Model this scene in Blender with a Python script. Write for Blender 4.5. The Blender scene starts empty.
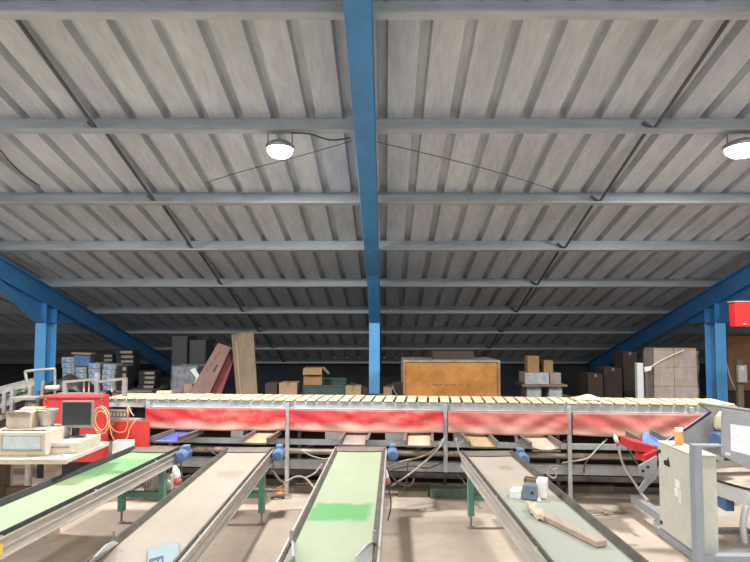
import bpy, bmesh, math, random
from mathutils import Vector, Matrix, Euler

# ------------------------------------------------------------------ camera, world, exposure
S = bpy.context.scene
C = S.collection
F, PITCH, CX, CY, EYE = 563.0, math.radians(3), 385.0, 300.5, 1.75   # lens of the photograph, in its own pixels
cam = bpy.data.cameras.new('camera')
camo = bpy.data.objects.new('camera', cam)
C.objects.link(camo)
cam.sensor_width = 36
cam.lens = F / 750 * 36
cam.shift_x = -(CX - 375) / 750
cam.shift_y = (CY - 281) / 750
cam.clip_start = 0.05
camo.location = (0, 0, EYE)
camo.rotation_euler = (math.pi / 2 + PITCH, 0, 0)
S.camera = camo

W_ = bpy.data.worlds.new('daylight')
S.world = W_
W_.use_nodes = True
W_.node_tree.nodes['Background'].inputs[0].default_value = (0.86, 0.93, 1.0, 1)
W_.node_tree.nodes['Background'].inputs[1].default_value = 0.9
S.view_settings.view_transform = 'Standard'
S.view_settings.look = 'None'
S.view_settings.gamma = 1
S.view_settings.exposure = 0.0
S.view_settings.use_curve_mapping = False
LAMP_W = 150.0        # every high-bay lamp
random.seed(7)
rnd = random.uniform
R = math.radians


# ------------------------------------------------------------------ helpers
def ray(x, y):
    a, b = (x - CX) / F, (CY - y) / F
    c, s = math.cos(PITCH), math.sin(PITCH)
    return Vector((a, c - b * s, s + b * c))


def at(x, y, Y):
    """the point of the place that stands at depth Y on the sight line through (x, y)"""
    d = ray(x, y)
    t = Y / d.y
    return Vector((d.x * t, Y, EYE + d.z * t))


def onz(x, y, Z):
    d = ray(x, y)
    t = (Z - EYE) / d.z
    return Vector((d.x * t, d.y * t, Z))


MATS = {}


def mat(name, col, rough=0.6, metal=0.0, var=0.12, scale=6.0, col2=None, stretch=(1, 1, 1), bump=0.0, spec=0.5,
        mix=(0.35, 0.65), fine=0.06):
    """procedural surface: two-tone noise, fine grain and an optional bump"""
    if name in MATS:
        return MATS[name]
    m = bpy.data.materials.new(name)
    m.use_nodes = True
    nt = m.node_tree
    b = nt.nodes['Principled BSDF']
    tc = nt.nodes.new('ShaderNodeTexCoord')
    mp = nt.nodes.new('ShaderNodeMapping')
    mp.inputs['Scale'].default_value = stretch
    nt.links.new(tc.outputs['Object'], mp.inputs[0])
    n = nt.nodes.new('ShaderNodeTexNoise')
    n.inputs['Scale'].default_value = scale
    n.inputs['Detail'].default_value = 5
    n.inputs['Roughness'].default_value = 0.62
    nt.links.new(mp.outputs[0], n.inputs['Vector'])
    r = nt.nodes.new('ShaderNodeValToRGB')
    if col2 is None:
        lo = [max(0, c * (1 - var)) for c in col]
        hi = [min(1, c * (1 + var)) for c in col]
    else:
        lo, hi = col, col2
    r.color_ramp.elements[0].position = mix[0]
    r.color_ramp.elements[1].position = mix[1]
    r.color_ramp.elements[0].color = (*lo, 1)
    r.color_ramp.elements[1].color = (*hi, 1)
    nt.links.new(n.outputs['Fac'], r.inputs[0])
    n2 = nt.nodes.new('ShaderNodeTexNoise')
    n2.inputs['Scale'].default_value = scale * 9
    n2.inputs['Detail'].default_value = 3
    nt.links.new(mp.outputs[0], n2.inputs['Vector'])
    hv = nt.nodes.new('ShaderNodeHueSaturation')
    mr = nt.nodes.new('ShaderNodeMapRange')
    mr.inputs[1].default_value = 0.3
    mr.inputs[2].default_value = 0.7
    mr.inputs[3].default_value = 1 - fine
    mr.inputs[4].default_value = 1 + fine
    nt.links.new(n2.outputs['Fac'], mr.inputs[0])
    nt.links.new(mr.outputs[0], hv.inputs['Value'])
    nt.links.new(r.outputs[0], hv.inputs['Color'])
    nt.links.new(hv.outputs[0], b.inputs['Base Color'])
    b.inputs['Roughness'].default_value = rough
    b.inputs['Metallic'].default_value = metal
    b.inputs['Specular IOR Level'].default_value = spec
    if bump:
        bp = nt.nodes.new('ShaderNodeBump')
        bp.inputs['Strength'].default_value = bump
        bp.inputs['Distance'].default_value = 0.01
        nt.links.new(n2.outputs['Fac'], bp.inputs['Height'])
        nt.links.new(bp.outputs[0], b.inputs['Normal'])
    MATS[name] = m
    return m


def patch(m, col, axis, a, b, soft=0.08, noise=6.0, amount=1.0, x0=None, x1=None):
    """a stain with a shape of its own: a ragged band between a and b along an object axis"""
    nt = m.node_tree
    bs = nt.nodes['Principled BSDF']
    src = bs.inputs['Base Color'].links[0].from_socket
    tc = nt.nodes.new('ShaderNodeTexCoord')
    sp = nt.nodes.new('ShaderNodeSeparateXYZ')
    nt.links.new(tc.outputs['Object'], sp.inputs[0])
    n = nt.nodes.new('ShaderNodeTexNoise')
    n.inputs['Scale'].default_value = noise
    n.inputs['Detail'].default_value = 4
    nt.links.new(tc.outputs['Object'], n.inputs['Vector'])

    def ramp(sock, p, q, soft_):
        off = nt.nodes.new('ShaderNodeMath')
        off.operation = 'MULTIPLY_ADD'
        nt.links.new(n.outputs['Fac'], off.inputs[0])
        off.inputs[1].default_value = soft_ * 3
        nt.links.new(sock, off.inputs[2])
        lo = nt.nodes.new('ShaderNodeMapRange')
        lo.inputs[1].default_value = p + soft_
        lo.inputs[2].default_value = p + soft_ * 2
        hi = nt.nodes.new('ShaderNodeMapRange')
        hi.inputs[1].default_value = q + soft_
        hi.inputs[2].default_value = q + soft_ * 2
        hi.inputs[3].default_value = 1
        hi.inputs[4].default_value = 0
        nt.links.new(off.outputs[0], lo.inputs[0])
        nt.links.new(off.outputs[0], hi.inputs[0])
        mu = nt.nodes.new('ShaderNodeMath')
        mu.operation = 'MULTIPLY'
        nt.links.new(lo.outputs[0], mu.inputs[0])
        nt.links.new(hi.outputs[0], mu.inputs[1])
        return mu.outputs[0]

    f = ramp(sp.outputs[axis], a, b, soft)
    if x0 is not None:
        g = ramp(sp.outputs[0], x0, x1, soft * 0.5)
        mu = nt.nodes.new('ShaderNodeMath')
        mu.operation = 'MULTIPLY'
        nt.links.new(f, mu.inputs[0])
        nt.links.new(g, mu.inputs[1])
        f = mu.outputs[0]
    am = nt.nodes.new('ShaderNodeMath')
    am.operation = 'MULTIPLY'
    am.inputs[1].default_value = amount
    nt.links.new(f, am.inputs[0])
    mx = nt.nodes.new('ShaderNodeMixRGB')
    mx.inputs[2].default_value = (*col, 1)
    nt.links.new(am.outputs[0], mx.inputs[0])
    nt.links.new(src, mx.inputs[1])
    nt.links.new(mx.outputs[0], bs.inputs['Base Color'])


def emis(name, col, strength):
    m = bpy.data.materials.new(name)
    m.use_nodes = True
    b = m.node_tree.nodes['Principled BSDF']
    b.inputs['Base Color'].default_value = (*col, 1)
    b.inputs['Emission Color'].default_value = (*col, 1)
    b.inputs['Emission Strength'].default_value = strength
    return m


WM = {}


def tag(o, label=None, cat=None, group=None, kind=None):
    for k, v in (('label', label), ('category', cat), ('group', group), ('kind', kind)):
        if v:
            o[k] = v
    return o


def thing(name, label, cat, loc=(0, 0, 0), rz=0, group=None, kind=None):
    o = bpy.data.objects.new(name, None)
    o.empty_display_size = 0.1
    C.objects.link(o)
    o.location = loc
    o.rotation_euler = (0, 0, rz)
    WM[o.name] = Matrix.Translation(Vector(loc)) @ Matrix.Rotation(rz, 4, 'Z')
    return tag(o, label, cat, group, kind)


class MB:
    """collects solids in world coordinates (or through a matrix m) and links them as ONE mesh object"""

    def __init__(s, m=None):
        s.bm = bmesh.new()
        s.m = m or Matrix.Identity(4)

    def v(s, p):
        return s.bm.verts.new(s.m @ Vector(p))

    def faces(s, vs, fs):
        for f in fs:
            try:
                s.bm.faces.new([vs[i] for i in f])
            except ValueError:
                pass

    def box(s, x0, x1, y0, y1, z0, z1):
        vs = [s.v((x, y, z)) for x in (x0, x1) for y in (y0, y1) for z in (z0, z1)]
        s.faces(vs, [(0, 1, 3, 2), (4, 6, 7, 5), (0, 4, 5, 1), (2, 3, 7, 6), (0, 2, 6, 4), (1, 5, 7, 3)])
        return s

    def obox(s, c, size, rot=(0, 0, 0)):
        m = Matrix.Translation(Vector(c)) @ Euler(rot).to_matrix().to_4x4()
        hx, hy, hz = [d / 2 for d in size]
        vs = [s.v(m @ Vector((x, y, z))) for x in (-hx, hx) for y in (-hy, hy) for z in (-hz, hz)]
        s.faces(vs, [(0, 1, 3, 2), (4, 6, 7, 5), (0, 4, 5, 1), (2, 3, 7, 6), (0, 2, 6, 4), (1, 5, 7, 3)])
        return s

    def section(s, prof, p, q, xdir):
        """extrude a closed 2D profile (u along xdir, w perpendicular) from p to q"""
        p, q = Vector(p), Vector(q)
        d = (q - p).normalized()
        u = Vector(xdir)
        u = (u - d * u.dot(d)).normalized()
        w = d.cross(u)
        if w.z < 0:
            w = -w
        n = len(prof)
        A = [s.v(p + u * a + w * b) for a, b in prof]
        B = [s.v(q + u * a + w * b) for a, b in prof]
        for i in range(n):
            j = (i + 1) % n
            s.bm.faces.new([A[i], A[j], B[j], B[i]])
        s.bm.faces.new(A)
        s.bm.faces.new(B)
        return s

    def bar(s, p, q, w, h, xdir=None):
        p, q = Vector(p), Vector(q)
        if xdir is None:
            d = (q - p).normalized()
            xdir = (1, 0, 0) if abs(d.z) > 0.9 else d.cross(Vector((0, 0, 1)))
        return s.section([(-w / 2, -h / 2), (w / 2, -h / 2), (w / 2, h / 2), (-w / 2, h / 2)], p, q, xdir)

    def cyl(s, p, q, r, r2=None, n=16, cap=True):
        p, q = Vector(p), Vector(q)
        d = (q - p).normalized()
        u = d.orthogonal().normalized()
        w = d.cross(u)
        r2 = r if r2 is None else r2
        cs = [(math.cos(2 * math.pi * i / n), math.sin(2 * math.pi * i / n)) for i in range(n)]
        A = [s.v(p + (u * a + w * b) * r) for a, b in cs]
        B = [s.v(q + (u * a + w * b) * r2) for a, b in cs]
        for i in range(n):
            j = (i + 1) % n
            s.bm.faces.new([A[i], A[j], B[j], B[i]])
        if cap:
            s.bm.faces.new(A)
            s.bm.faces.new(B)
        return s

    def lathe(s, prof, c, axis=(0, 0, 1), n=24, ring=False):
        ax = Vector(axis).normalized()
        u = ax.orthogonal().normalized()
        w = ax.cross(u)
        c = Vector(c)
        rings = []
        for r, h in prof:
            rings.append([s.v(c + ax * h + (u * math.cos(2 * math.pi * i / n) + w * math.sin(2 * math.pi * i / n)) * max(r, 1e-4)) for i in range(n)])
        for A, B in zip(rings, rings[1:] + (rings[:1] if ring else [])):
            for i in range(n):
                j = (i + 1) % n
                s.bm.faces.new([A[i], A[j], B[j], B[i]])
        if not ring:
            s.bm.faces.new(rings[0])
            s.bm.faces.new(rings[-1])
        return s

    def tube(s, pts, r, n=7, sub=4):
        P = [Vector(p) for p in pts]
        if sub > 1 and len(P) > 2:
            Q = []
            for i in range(len(P) - 1):
                a, b = P[max(i - 1, 0)], P[i]
                c, d = P[i + 1], P[min(i + 2, len(P) - 1)]
                for k in range(sub):
                    t = k / sub
                    Q.append(0.5 * ((2 * b) + (c - a) * t + (2 * a - 5 * b + 4 * c - d) * t * t + (3 * b - a - 3 * c + d) * t ** 3))
            Q.append(P[-1])
            P = Q
        rings = []
        u = None
        for i, p in enumerate(P):
            d = (P[min(i + 1, len(P) - 1)] - P[max(i - 1, 0)])
            if d.length < 1e-6:
                d = Vector((0, 0, 1))
            d.normalize()
            if u is None:
                u = d.orthogonal().normalized()
            else:
                u = (u - d * u.dot(d))
                u = u.normalized() if u.length > 1e-5 else d.orthogonal().normalized()
            w = d.cross(u)
            rings.append([s.v(p + (u * math.cos(2 * math.pi * k / n) + w * math.sin(2 * math.pi * k / n)) * r) for k in range(n)])
        for A, B in zip(rings, rings[1:]):
            for i in range(n):
                j = (i + 1) % n
                s.bm.faces.new([A[i], A[j], B[j], B[i]])
        s.bm.faces.new(rings[0])
        s.bm.faces.new(rings[-1])
        return s

    def prism(s, pts, vec):
        """a planar polygon (3D points) given thickness along vec"""
        A = [s.v(p) for p in pts]
        B = [s.v(Vector(p) + Vector(vec)) for p in pts]
        n = len(pts)
        for i in range(n):
            j = (i + 1) % n
            s.bm.faces.new([A[i], A[j], B[j], B[i]])
        s.bm.faces.new(A)
        s.bm.faces.new(B)
        return s

    def sheet(s, fn, nu, nv, th):
        """a wavy sheet fn(u, v) -> point, with thickness vector th"""
        th = Vector(th)
        G = [[[s.v(Vector(fn(i / nu, j / nv)) + th * k) for j in range(nv + 1)] for i in range(nu + 1)] for k in (0, 1)]
        for k in (0, 1):
            for i in range(nu):
                for j in range(nv):
                    s.bm.faces.new([G[k][i][j], G[k][i + 1][j], G[k][i + 1][j + 1], G[k][i][j + 1]])
        for i in range(nu):
            for j in (0, nv):
                s.bm.faces.new([G[0][i][j], G[0][i + 1][j], G[1][i + 1][j], G[1][i][j]])
        for j in range(nv):
            for i in (0, nu):
                s.bm.faces.new([G[0][i][j], G[0][i][j + 1], G[1][i][j + 1], G[1][i][j]])
        return s

    def build(s, name, m, parent=None, bevel=0.0, smooth=False, base=True):
        bmesh.ops.recalc_face_normals(s.bm, faces=s.bm.faces)
        me = bpy.data.meshes.new(name)
        if smooth:
            for f in s.bm.faces:
                f.smooth = True
        s.bm.to_mesh(me)
        s.bm.free()
        me.materials.append(m)
        o = bpy.data.objects.new(name, me)
        C.objects.link(o)
        if parent is not None:
            me.transform(WM[parent.name].inverted())
            o.parent = parent
            WM[o.name] = WM[parent.name]
        else:
            if base and len(me.vertices):
                co = [v.co for v in me.vertices]
                c = Vector(((min(v.x for v in co) + max(v.x for v in co)) / 2, (min(v.y for v in co) + max(v.y for v in co)) / 2, min(v.z for v in co)))
                c = c.copy()
                me.transform(Matrix.Translation(-c))
                o.location = c
                WM[o.name] = Matrix.Translation(c)
            else:
                WM[o.name] = Matrix.Identity(4)
        if bevel:
            b = o.modifiers.new('bevel', 'BEVEL')
            b.width = bevel
            b.segments = 2
            b.limit_method = 'ANGLE'
            b.angle_limit = R(50)
        return o


def copy_tree(o, parent=None):
    c = o.copy()
    C.objects.link(c)
    if parent is not None:
        c.parent = parent
    for ch in list(o.children):
        copy_tree(ch, c)
    return c


# ------------------------------------------------------------------ materials
BLUE = mat('blue_paint', (0.055, 0.235, 0.52), 0.45, 0, 0.12, 3, fine=0.05)
def chips(m, col, scale, thr):
    """small flecks where the paint has chipped"""
    nt = m.node_tree
    bs = nt.nodes['Principled BSDF']
    src = bs.inputs['Base Color'].links[0].from_socket
    tc = nt.nodes.new('ShaderNodeTexCoord')
    n = nt.nodes.new('ShaderNodeTexNoise')
    n.inputs['Scale'].default_value = scale
    n.inputs['Detail'].default_value = 6
    g = nt.nodes.new('ShaderNodeMath')
    g.operation = 'GREATER_THAN'
    g.inputs[1].default_value = thr
    mx = nt.nodes.new('ShaderNodeMixRGB')
    mx.inputs[2].default_value = (*col, 1)
    nt.links.new(tc.outputs['Object'], n.inputs['Vector'])
    nt.links.new(n.outputs['Fac'], g.inputs[0])
    nt.links.new(g.outputs[0], mx.inputs[0])
    nt.links.new(src, mx.inputs[1])
    nt.links.new(mx.outputs[0], bs.inputs['Base Color'])


chips(BLUE, (0.55, 0.56, 0.55), 9, 0.745)
GALV = mat('galvanised_steel', (0.43, 0.475, 0.505), 0.42, 0.35, 0.14, 5, stretch=(0.3, 3, 3))
STEEL = mat('grey_painted_steel', (0.42, 0.43, 0.43), 0.5, 0.15, 0.15, 5)
DSTEEL = mat('dirty_steel', (0.26, 0.23, 0.20), 0.6, 0.2, 0.3, 7)
ALU = mat('worn_aluminium', (0.56, 0.53, 0.49), 0.4, 0.5, 0.12, 9, stretch=(4, 0.5, 4))
RUBBER = mat('dark_rubber_skirt', (0.03, 0.035, 0.03), 0.7, 0, 0.25, 8)
TRUBBER = mat('dusty_rubber_skirt', (0.075, 0.068, 0.056), 0.75, 0, 0.3, 8)
TEAL = mat('teal_paint', (0.10, 0.27, 0.205), 0.5, 0, 0.15, 7)
RED = mat('red_paint', (0.58, 0.045, 0.045), 0.42, 0, 0.15, 5)
CREAM = mat('cream_slat', (0.62, 0.53, 0.37), 0.6, 0, 0.12, 5)
BEIGE = mat('beige_plastic', (0.58, 0.52, 0.43), 0.5, 0, 0.08, 6)
WHITE = mat('white_plastic', (0.78, 0.77, 0.74), 0.5, 0, 0.05, 6)
BLACK = mat('black_plastic', (0.02, 0.02, 0.022), 0.5, 0, 0.2, 8)
MOTOR = mat('blue_motor_paint', (0.075, 0.15, 0.30), 0.4, 0, 0.12, 12)
MOTORD = mat('light_blue_cover', (0.11, 0.20, 0.36), 0.45, 0, 0.12, 14)
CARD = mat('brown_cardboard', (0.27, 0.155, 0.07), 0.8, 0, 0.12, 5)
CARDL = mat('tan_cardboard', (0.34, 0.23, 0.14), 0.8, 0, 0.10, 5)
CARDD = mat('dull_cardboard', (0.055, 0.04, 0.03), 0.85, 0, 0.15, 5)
WOOD = mat('weathered_wood', (0.185, 0.135, 0.09), 0.8, 0, 0.25, 5, stretch=(1, 1, 0.25))
PALEWOOD = mat('pale_wood', (0.60, 0.48, 0.36), 0.75, 0, 0.15, 8, stretch=(0.4, 3, 3))
CABLE = mat('grey_cable', (0.33, 0.29, 0.24), 0.6, 0, 0.2, 12)
DCABLE = mat('dark_cable', (0.07, 0.06, 0.055), 0.6, 0, 0.2, 12)
ORANGE = mat('orange_cable', (0.62, 0.22, 0.08), 0.5, 0, 0.12, 12)
PINKC = mat('pale_orange_cable', (0.62, 0.40, 0.25), 0.5, 0, 0.12, 12)

# ------------------------------------------------------------------ the building
TAN = 0.2753                      # roof slope
H0 = EYE + 3.4                    # roof height over the camera
RIDGE = -4.0
BACK = 15.2
XL, XR = -11.6, 11.6
NRM = Vector((0, TAN, 1)).normalized()


def roof(Y):
    return H0 - TAN * Y if Y > RIDGE else H0 - TAN * RIDGE + TAN * (Y - RIDGE)


# concrete floor
fm = mat('dusty_concrete', (0.40, 0.33, 0.265), 0.75, 0, 0, 0.8, col2=(0.53, 0.44, 0.36), mix=(0.3, 0.62), bump=0.15, fine=0.07)
f = MB().box(XL, XR, -9, BACK + 0.3, -0.15, 0).build('floor', fm, base=False)
f['kind'] = 'structure'
# worn patches of the slab: a damp drag mark and a dark oil stain
patch(fm, (0.30, 0.24, 0.19), 1, 4.9, 5.25, 0.06, 3, 0.4, 0.25, 0.9)
patch(fm, (0.33, 0.27, 0.215), 1, 2.0, 5.6, 0.1, 3, 0.35, -1.05, -0.78)
patch(fm, (0.24, 0.19, 0.15), 1, 4.9, 5.6, 0.08, 5, 0.5, -3.2, -1.9)

# ribbed roof sheets: narrow ribs pressed upward every 0.333 m
sheetm = mat('fibre_cement_roof', (0.43, 0.462, 0.51), 0.75, 0, 0, 1.1, col2=(0.645, 0.685, 0.745), stretch=(3.2, 0.55, 1), mix=(0.25, 0.72), fine=0.09)
PITCHX, PH = 0.333, -0.021
prof = []
x = PH - PITCHX * 36
while x < XR + 0.4:
    prof += [(x - 0.046, 0), (x - 0.034, 0.085), (x + 0.034, 0.085), (x + 0.046, 0)]
    x += PITCHX
prof = [p for p in prof if XL - 0.2 < p[0] < XR + 0.2]
mb = MB()
for (ya, yb) in ((RIDGE, BACK + 0.3), (-9, RIDGE)):
    for dz in (0, 0.012):
        A = [mb.v((px, ya, roof(ya) + h + dz)) for px, h in prof]
        B = [mb.v((px, yb, roof(yb) + h + dz)) for px, h in prof]
        for i in range(len(prof) - 1):
            mb.bm.faces.new([A[i], A[i + 1], B[i + 1], B[i]])
ceil = mb.build('ceiling', sheetm, base=False)
ceil['kind'] = 'structure'

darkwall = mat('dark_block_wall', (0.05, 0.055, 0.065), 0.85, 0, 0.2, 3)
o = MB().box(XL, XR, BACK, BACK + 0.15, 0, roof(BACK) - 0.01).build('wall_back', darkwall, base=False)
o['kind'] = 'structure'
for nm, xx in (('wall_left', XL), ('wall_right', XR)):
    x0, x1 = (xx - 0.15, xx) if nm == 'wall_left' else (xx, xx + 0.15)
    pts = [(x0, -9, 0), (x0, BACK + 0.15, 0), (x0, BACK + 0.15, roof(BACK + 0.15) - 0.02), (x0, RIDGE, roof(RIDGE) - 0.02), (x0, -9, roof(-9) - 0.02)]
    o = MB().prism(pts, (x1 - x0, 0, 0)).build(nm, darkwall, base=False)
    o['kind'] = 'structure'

# zed purlins; each runs the whole length of the roof
tops = [1, 118.5, 192.7, 240.7, 278.3, 306, 326.7, 343.3, 357.7]
PN = ['topmost purlin of the photo, cut off by its upper edge', 'second purlin from the top, the pendant lamps hang just below it',
      'third purlin from the top, just below the pendant lamps', 'fourth purlin from the top, above the left haunch',
      'fifth purlin from the top, meeting the right column head', 'sixth purlin from the top, over the left column head',
      'seventh purlin from the top, level with the top of the pale column face', 'eighth purlin from the top, dim above the stored boxes',
      'ninth and lowest purlin, dark behind the stored boards']
PY = []
for i, ty in enumerate(tops):
    d = ray(385, ty)
    t = 3.4 / (d.z + d.y * TAN)
    Y = d.y * t
    PY.append(Y)
    h = 0.163
    tk = 0.006
    # profile: u toward the ridge side (-Y), w up the roof normal; the lower flange turns to the camera
    zed = [(-0.06, 0), (-0.06, -tk), (-tk / 2, -tk), (-tk / 2, -h), (0.062, -h), (0.062, -h + 0.022), (0.056, -h + 0.022), (0.056, -h + tk), (tk / 2, -h + tk), (tk / 2, 0)]
    dn = Vector((0, -1, TAN)).normalized()
    mb = MB()
    A, B = [], []
    for (u, w) in zed:
        p = Vector((0, Y, roof(Y) - 0.002)) + dn * u + NRM * w
        A.append(mb.v((XL, p.y, p.z)))
        B.append(mb.v((XR, p.y, p.z)))
    n = len(zed)
    for k in range(n):
        j = (k + 1) % n
        mb.bm.faces.new([A[k], A[j], B[j], B[k]])
    mb.bm.faces.new(A)
    mb.bm.faces.new(B)
    o = mb.build('roof_purlin', GALV)
    tag(o, 'galvanised steel ' + PN[i], 'purlin', 'purlins under the ribbed roof', 'thing')

# blue portal frames: I-section rafter, column, haunches
YC = 9.2
FL, DEP, TF, TW = 0.172, 0.30, 0.014, 0.010
isec = [(-FL / 2, 0), (FL / 2, 0), (FL / 2, TF), (TW / 2, TF), (TW / 2, DEP - TF), (FL / 2, DEP - TF), (FL / 2, DEP), (-FL / 2, DEP),
        (-FL / 2, DEP - TF), (-TW / 2, DEP - TF), (-TW / 2, TF), (-FL / 2, TF)]


def frame(X, label):
    t = thing('portal_frame_steelwork', label, 'steel frame', (X, YC, 0), kind='thing')

    def rp(Y, off):
        return Vector((X, Y, roof(Y))) - NRM * off
    mb = MB()
    for (a, b) in ((BACK - 0.25, RIDGE),):
        mb.section(isec, rp(a, 0.165 + DEP), rp(b, 0.165 + DEP), (1, 0, 0))
    mb.build('rafter', BLUE, t, bevel=0.003)
    zb = roof(YC) - 0.155 - DEP - 0.30
    # column: I-section with flanges facing the camera
    mb = MB()
    mb.box(X - FL / 2, X + FL / 2, YC - 0.15, YC - 0.15 + TF, 0, zb)
    mb.box(X - FL / 2, X + FL / 2, YC + 0.15 - TF, YC + 0.15, 0, zb)
    mb.box(X - TW / 2, X + TW / 2, YC - 0.15 + TF, YC + 0.15 - TF, 0, zb)
    mb.build('column', COLB, t, bevel=0.003)
    MB().box(X - FL / 2 - 0.004, X + FL / 2 + 0.004, YC - 0.16, YC + 0.16, zb, zb + 0.016).build('end_plate', BLUE, t)
    # haunches either side of the column head
    for sgn, L in ((-1, 1.5), (1, 1.0)):
        hb = MB()
        y1 = YC + sgn * L
        top0, top1 = rp(YC, 0.165 + DEP), rp(y1, 0.165 + DEP)
        a = Vector((X - TW / 2, YC, top0.z))
        b = Vector((X - TW / 2, y1, top1.z))
        c = Vector((X - TW / 2, YC, zb + 0.016))
        e = Vector((X - TW / 2, YC + sgn * 0.2, zb + 0.016))
        hb.prism([a, b, e, c], (TW, 0, 0))
        hb.section([(-FL / 2, 0), (FL / 2, 0), (FL / 2, 0.012), (-FL / 2, 0.012)], e + Vector((TW / 2, 0, 0)), b + Vector((TW / 2, 0, 0)), (1, 0, 0))
        hb.build('haunch', BLUE, t)
    for sy in (-0.15, 0.15 - TF):
        MB().box(X - FL / 2, X + FL / 2, YC + sy, YC + sy + TF, zb + 0.016, roof(YC + sy) - 0.175 - DEP).build('stiffener', BLUE, t)
    for sx in (-0.05, 0.05):
        for sy in (-0.11, 0.11):
            MB().cyl((X + sx, YC + sy, zb - 0.02), (X + sx, YC + sy, zb + 0.03), 0.012, n=6).build('bolt', GALV, t)
    return t


COLB = mat('lit_blue_paint', (0.13, 0.43, 0.80), 0.45, 0, 0.08, 3, fine=0.05)  # the frame's blue made lighter: front light on the columns painted in
frame(-0.17, 'blue steel portal frame in the middle, rafter running overhead to a pale blue post')
frame(-5.53, 'blue steel portal frame behind the desk and cartons, with haunched column head')
frame(5.385, 'blue steel portal frame beside the wrapped cartons, with haunched column head')

SAGM = mat('dark_bar_steel', (0.11, 0.115, 0.13), 0.5, 0.3, 0.2, 9)
# sag bars between the purlins, one line each side
for X, lab in ((2.49, 'dark sag bar line sloping under the roof, nearer the glaring lamp'), (-2.67, 'dark sag bar line sloping under the roof, over the desk side')):
    t = thing('sag_bar', lab, 'roof bar', (X, PY[0], roof(PY[0])), kind='thing')
    for a, b in zip(PY[:-1], PY[1:]):
        MB().tube([Vector((X, a + 0.02, roof(a + 0.02))) - NRM * 0.05, Vector((X, b - 0.02, roof(b - 0.02))) - NRM * 0.13,
                   Vector((X - 0.09, b - 0.015, roof(b - 0.015))) - NRM * 0.05], 0.017, sub=1).build('bar', SAGM, t)


def strand(name, pts, r, m, label, cat, sub=4, parent=None, group=None):
    o = MB().tube(pts, r, sub=sub).build(name, m, parent, smooth=True)
    return tag(o, label, cat, group)


def offroof(px, py, off):
    """the point that hangs `off` below the roof plane on the sight line"""
    d = ray(px, py)
    k = off / NRM.z
    t = (3.4 - k) / (d.z + d.y * TAN)
    return Vector((d.x * t, d.y * t, EYE + d.z * t))


strand('bracing_wire', [offroof(352, 141, .18), offroof(296, 157, .19), offroof(240, 172, .18), offroof(205, 183, .18)], 0.004, DCABLE,
       'thin bracing wire slanting from the middle rafter past the pendant lamp', 'wire')
strand('bracing_wire', [offroof(377, 142, .18), offroof(440, 157, .19), offroof(500, 173, .18), offroof(557, 191, .18)], 0.004, DCABLE,
       'thin bracing wire slanting from the middle rafter away from the small lamp', 'wire')
strand('lamp_flex', [offroof(292, 133, .19), offroof(310, 134, .19), offroof(330, 140, .2), offroof(350, 138, .19)], 0.008, DCABLE,
       'dark lamp flex looping from the pendant lamp to the middle rafter', 'cable')
strand('lamp_flex', [offroof(0, 150, .18), offroof(20, 172, .2), offroof(40, 186, .18)], 0.007, DCABLE,
       'dark flex drooping across the roof at the photo edge above the desk', 'cable')

# ------------------------------------------------------------------ high-bay lamps
LENS = emis('lamp_lens_glow', (1, 0.97, 0.92), 14)
LAMPM = mat('lamp_housing', (0.32, 0.33, 0.34), 0.4, 0.6, 0.1, 10)


def lamp(X, Y, label, r=0.15, rot=0, drop=0.42, dim=1.0):
    z = roof(Y) - drop
    t = thing('pendant_lamp', label, 'lamp', (X, Y, z), group='high-bay lamps under the roof', kind='thing')
    MB().lathe([(r, 0.0), (r * 1.06, 0.012), (r * 1.06, 0.03), (r * 0.75, 0.06), (r * 0.5, 0.075), (0.0, 0.08)], (X, Y, z), n=32).build('housing', LAMPM, t, smooth=True)
    MB().lathe([(r * 0.3, -0.085), (r * 0.65, -0.07), (r * 0.9, -0.035), (r * 0.96, 0.0)], (X, Y, z), n=32).build('lens', LENS, t, smooth=True)
    top = roof(Y) - 0.16
    mb = MB()
    for sx in (-1, 1):
        mb.bar((X + sx * r * 0.9, Y, z + 0.02), (X + sx * r * 0.9, Y, z + 0.16), 0.012, 0.006)
    mb.bar((X - r * 0.93, Y, z + 0.16), (X + r * 0.93, Y, z + 0.16), 0.012, 0.008, (0, 1, 0))
    mb.bar((X, Y, z + 0.16), (X, Y, max(z + 0.17, roof(Y) - 0.19)), 0.010, 0.010)
    mb.build('bracket', DSTEEL, t)
    li = bpy.data.lights.new('lamp_light', 'AREA')
    li.shape = 'DISK'
    li.size = r * 1.9
    li.energy = LAMP_W * dim
    li.color = (1, 0.98, 0.95)
    lo = bpy.data.objects.new('lamp_light', li)
    C.objects.link(lo)
    lo.parent = t
    lo.location = (0, 0, -0.10)
    return t


LP = at(280, 149, 5.15)
lamp(LP.x, LP.y, 'small glowing pendant lamp hanging between the middle rafter and the desk side', 0.125, drop=roof(5.15) - LP.z)
LP = at(743, 148, 5.15)
lamp(LP.x, LP.y, 'glaring pendant lamp at the photo edge on the red hopper side', 0.16, drop=roof(5.15) - LP.z)
lamp(-3.85, 5.15, 'pendant lamp just outside the photo over the desk', 0.15, drop=0.45)
for X in (-4.7, -2.0, 1.6, 4.6):
    lamp(X, 1.0, 'pendant lamp over the near ends of the belts, outside the photo', 0.17, drop=0.5, dim=0.6)
for X in (-4.5, 0.0, 4.5):
    lamp(X, -3.0, 'pendant lamp near the ridge behind the viewpoint', 0.17, drop=0.9)

# ------------------------------------------------------------------ the long sorting table
TH = -0.085
TM = Matrix.Translation((0, 5.93, 0)) @ Matrix.Rotation(TH, 4, 'Z')


def tx(px):
    """table-local x of a photo column on the table's front face"""
    a = (px - CX) / F * 0.997
    return a * 5.93 / (math.cos(TH) - a * math.sin(TH))


def T(x, y, z):
    return TM @ Vector((x, y, z))


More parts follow.
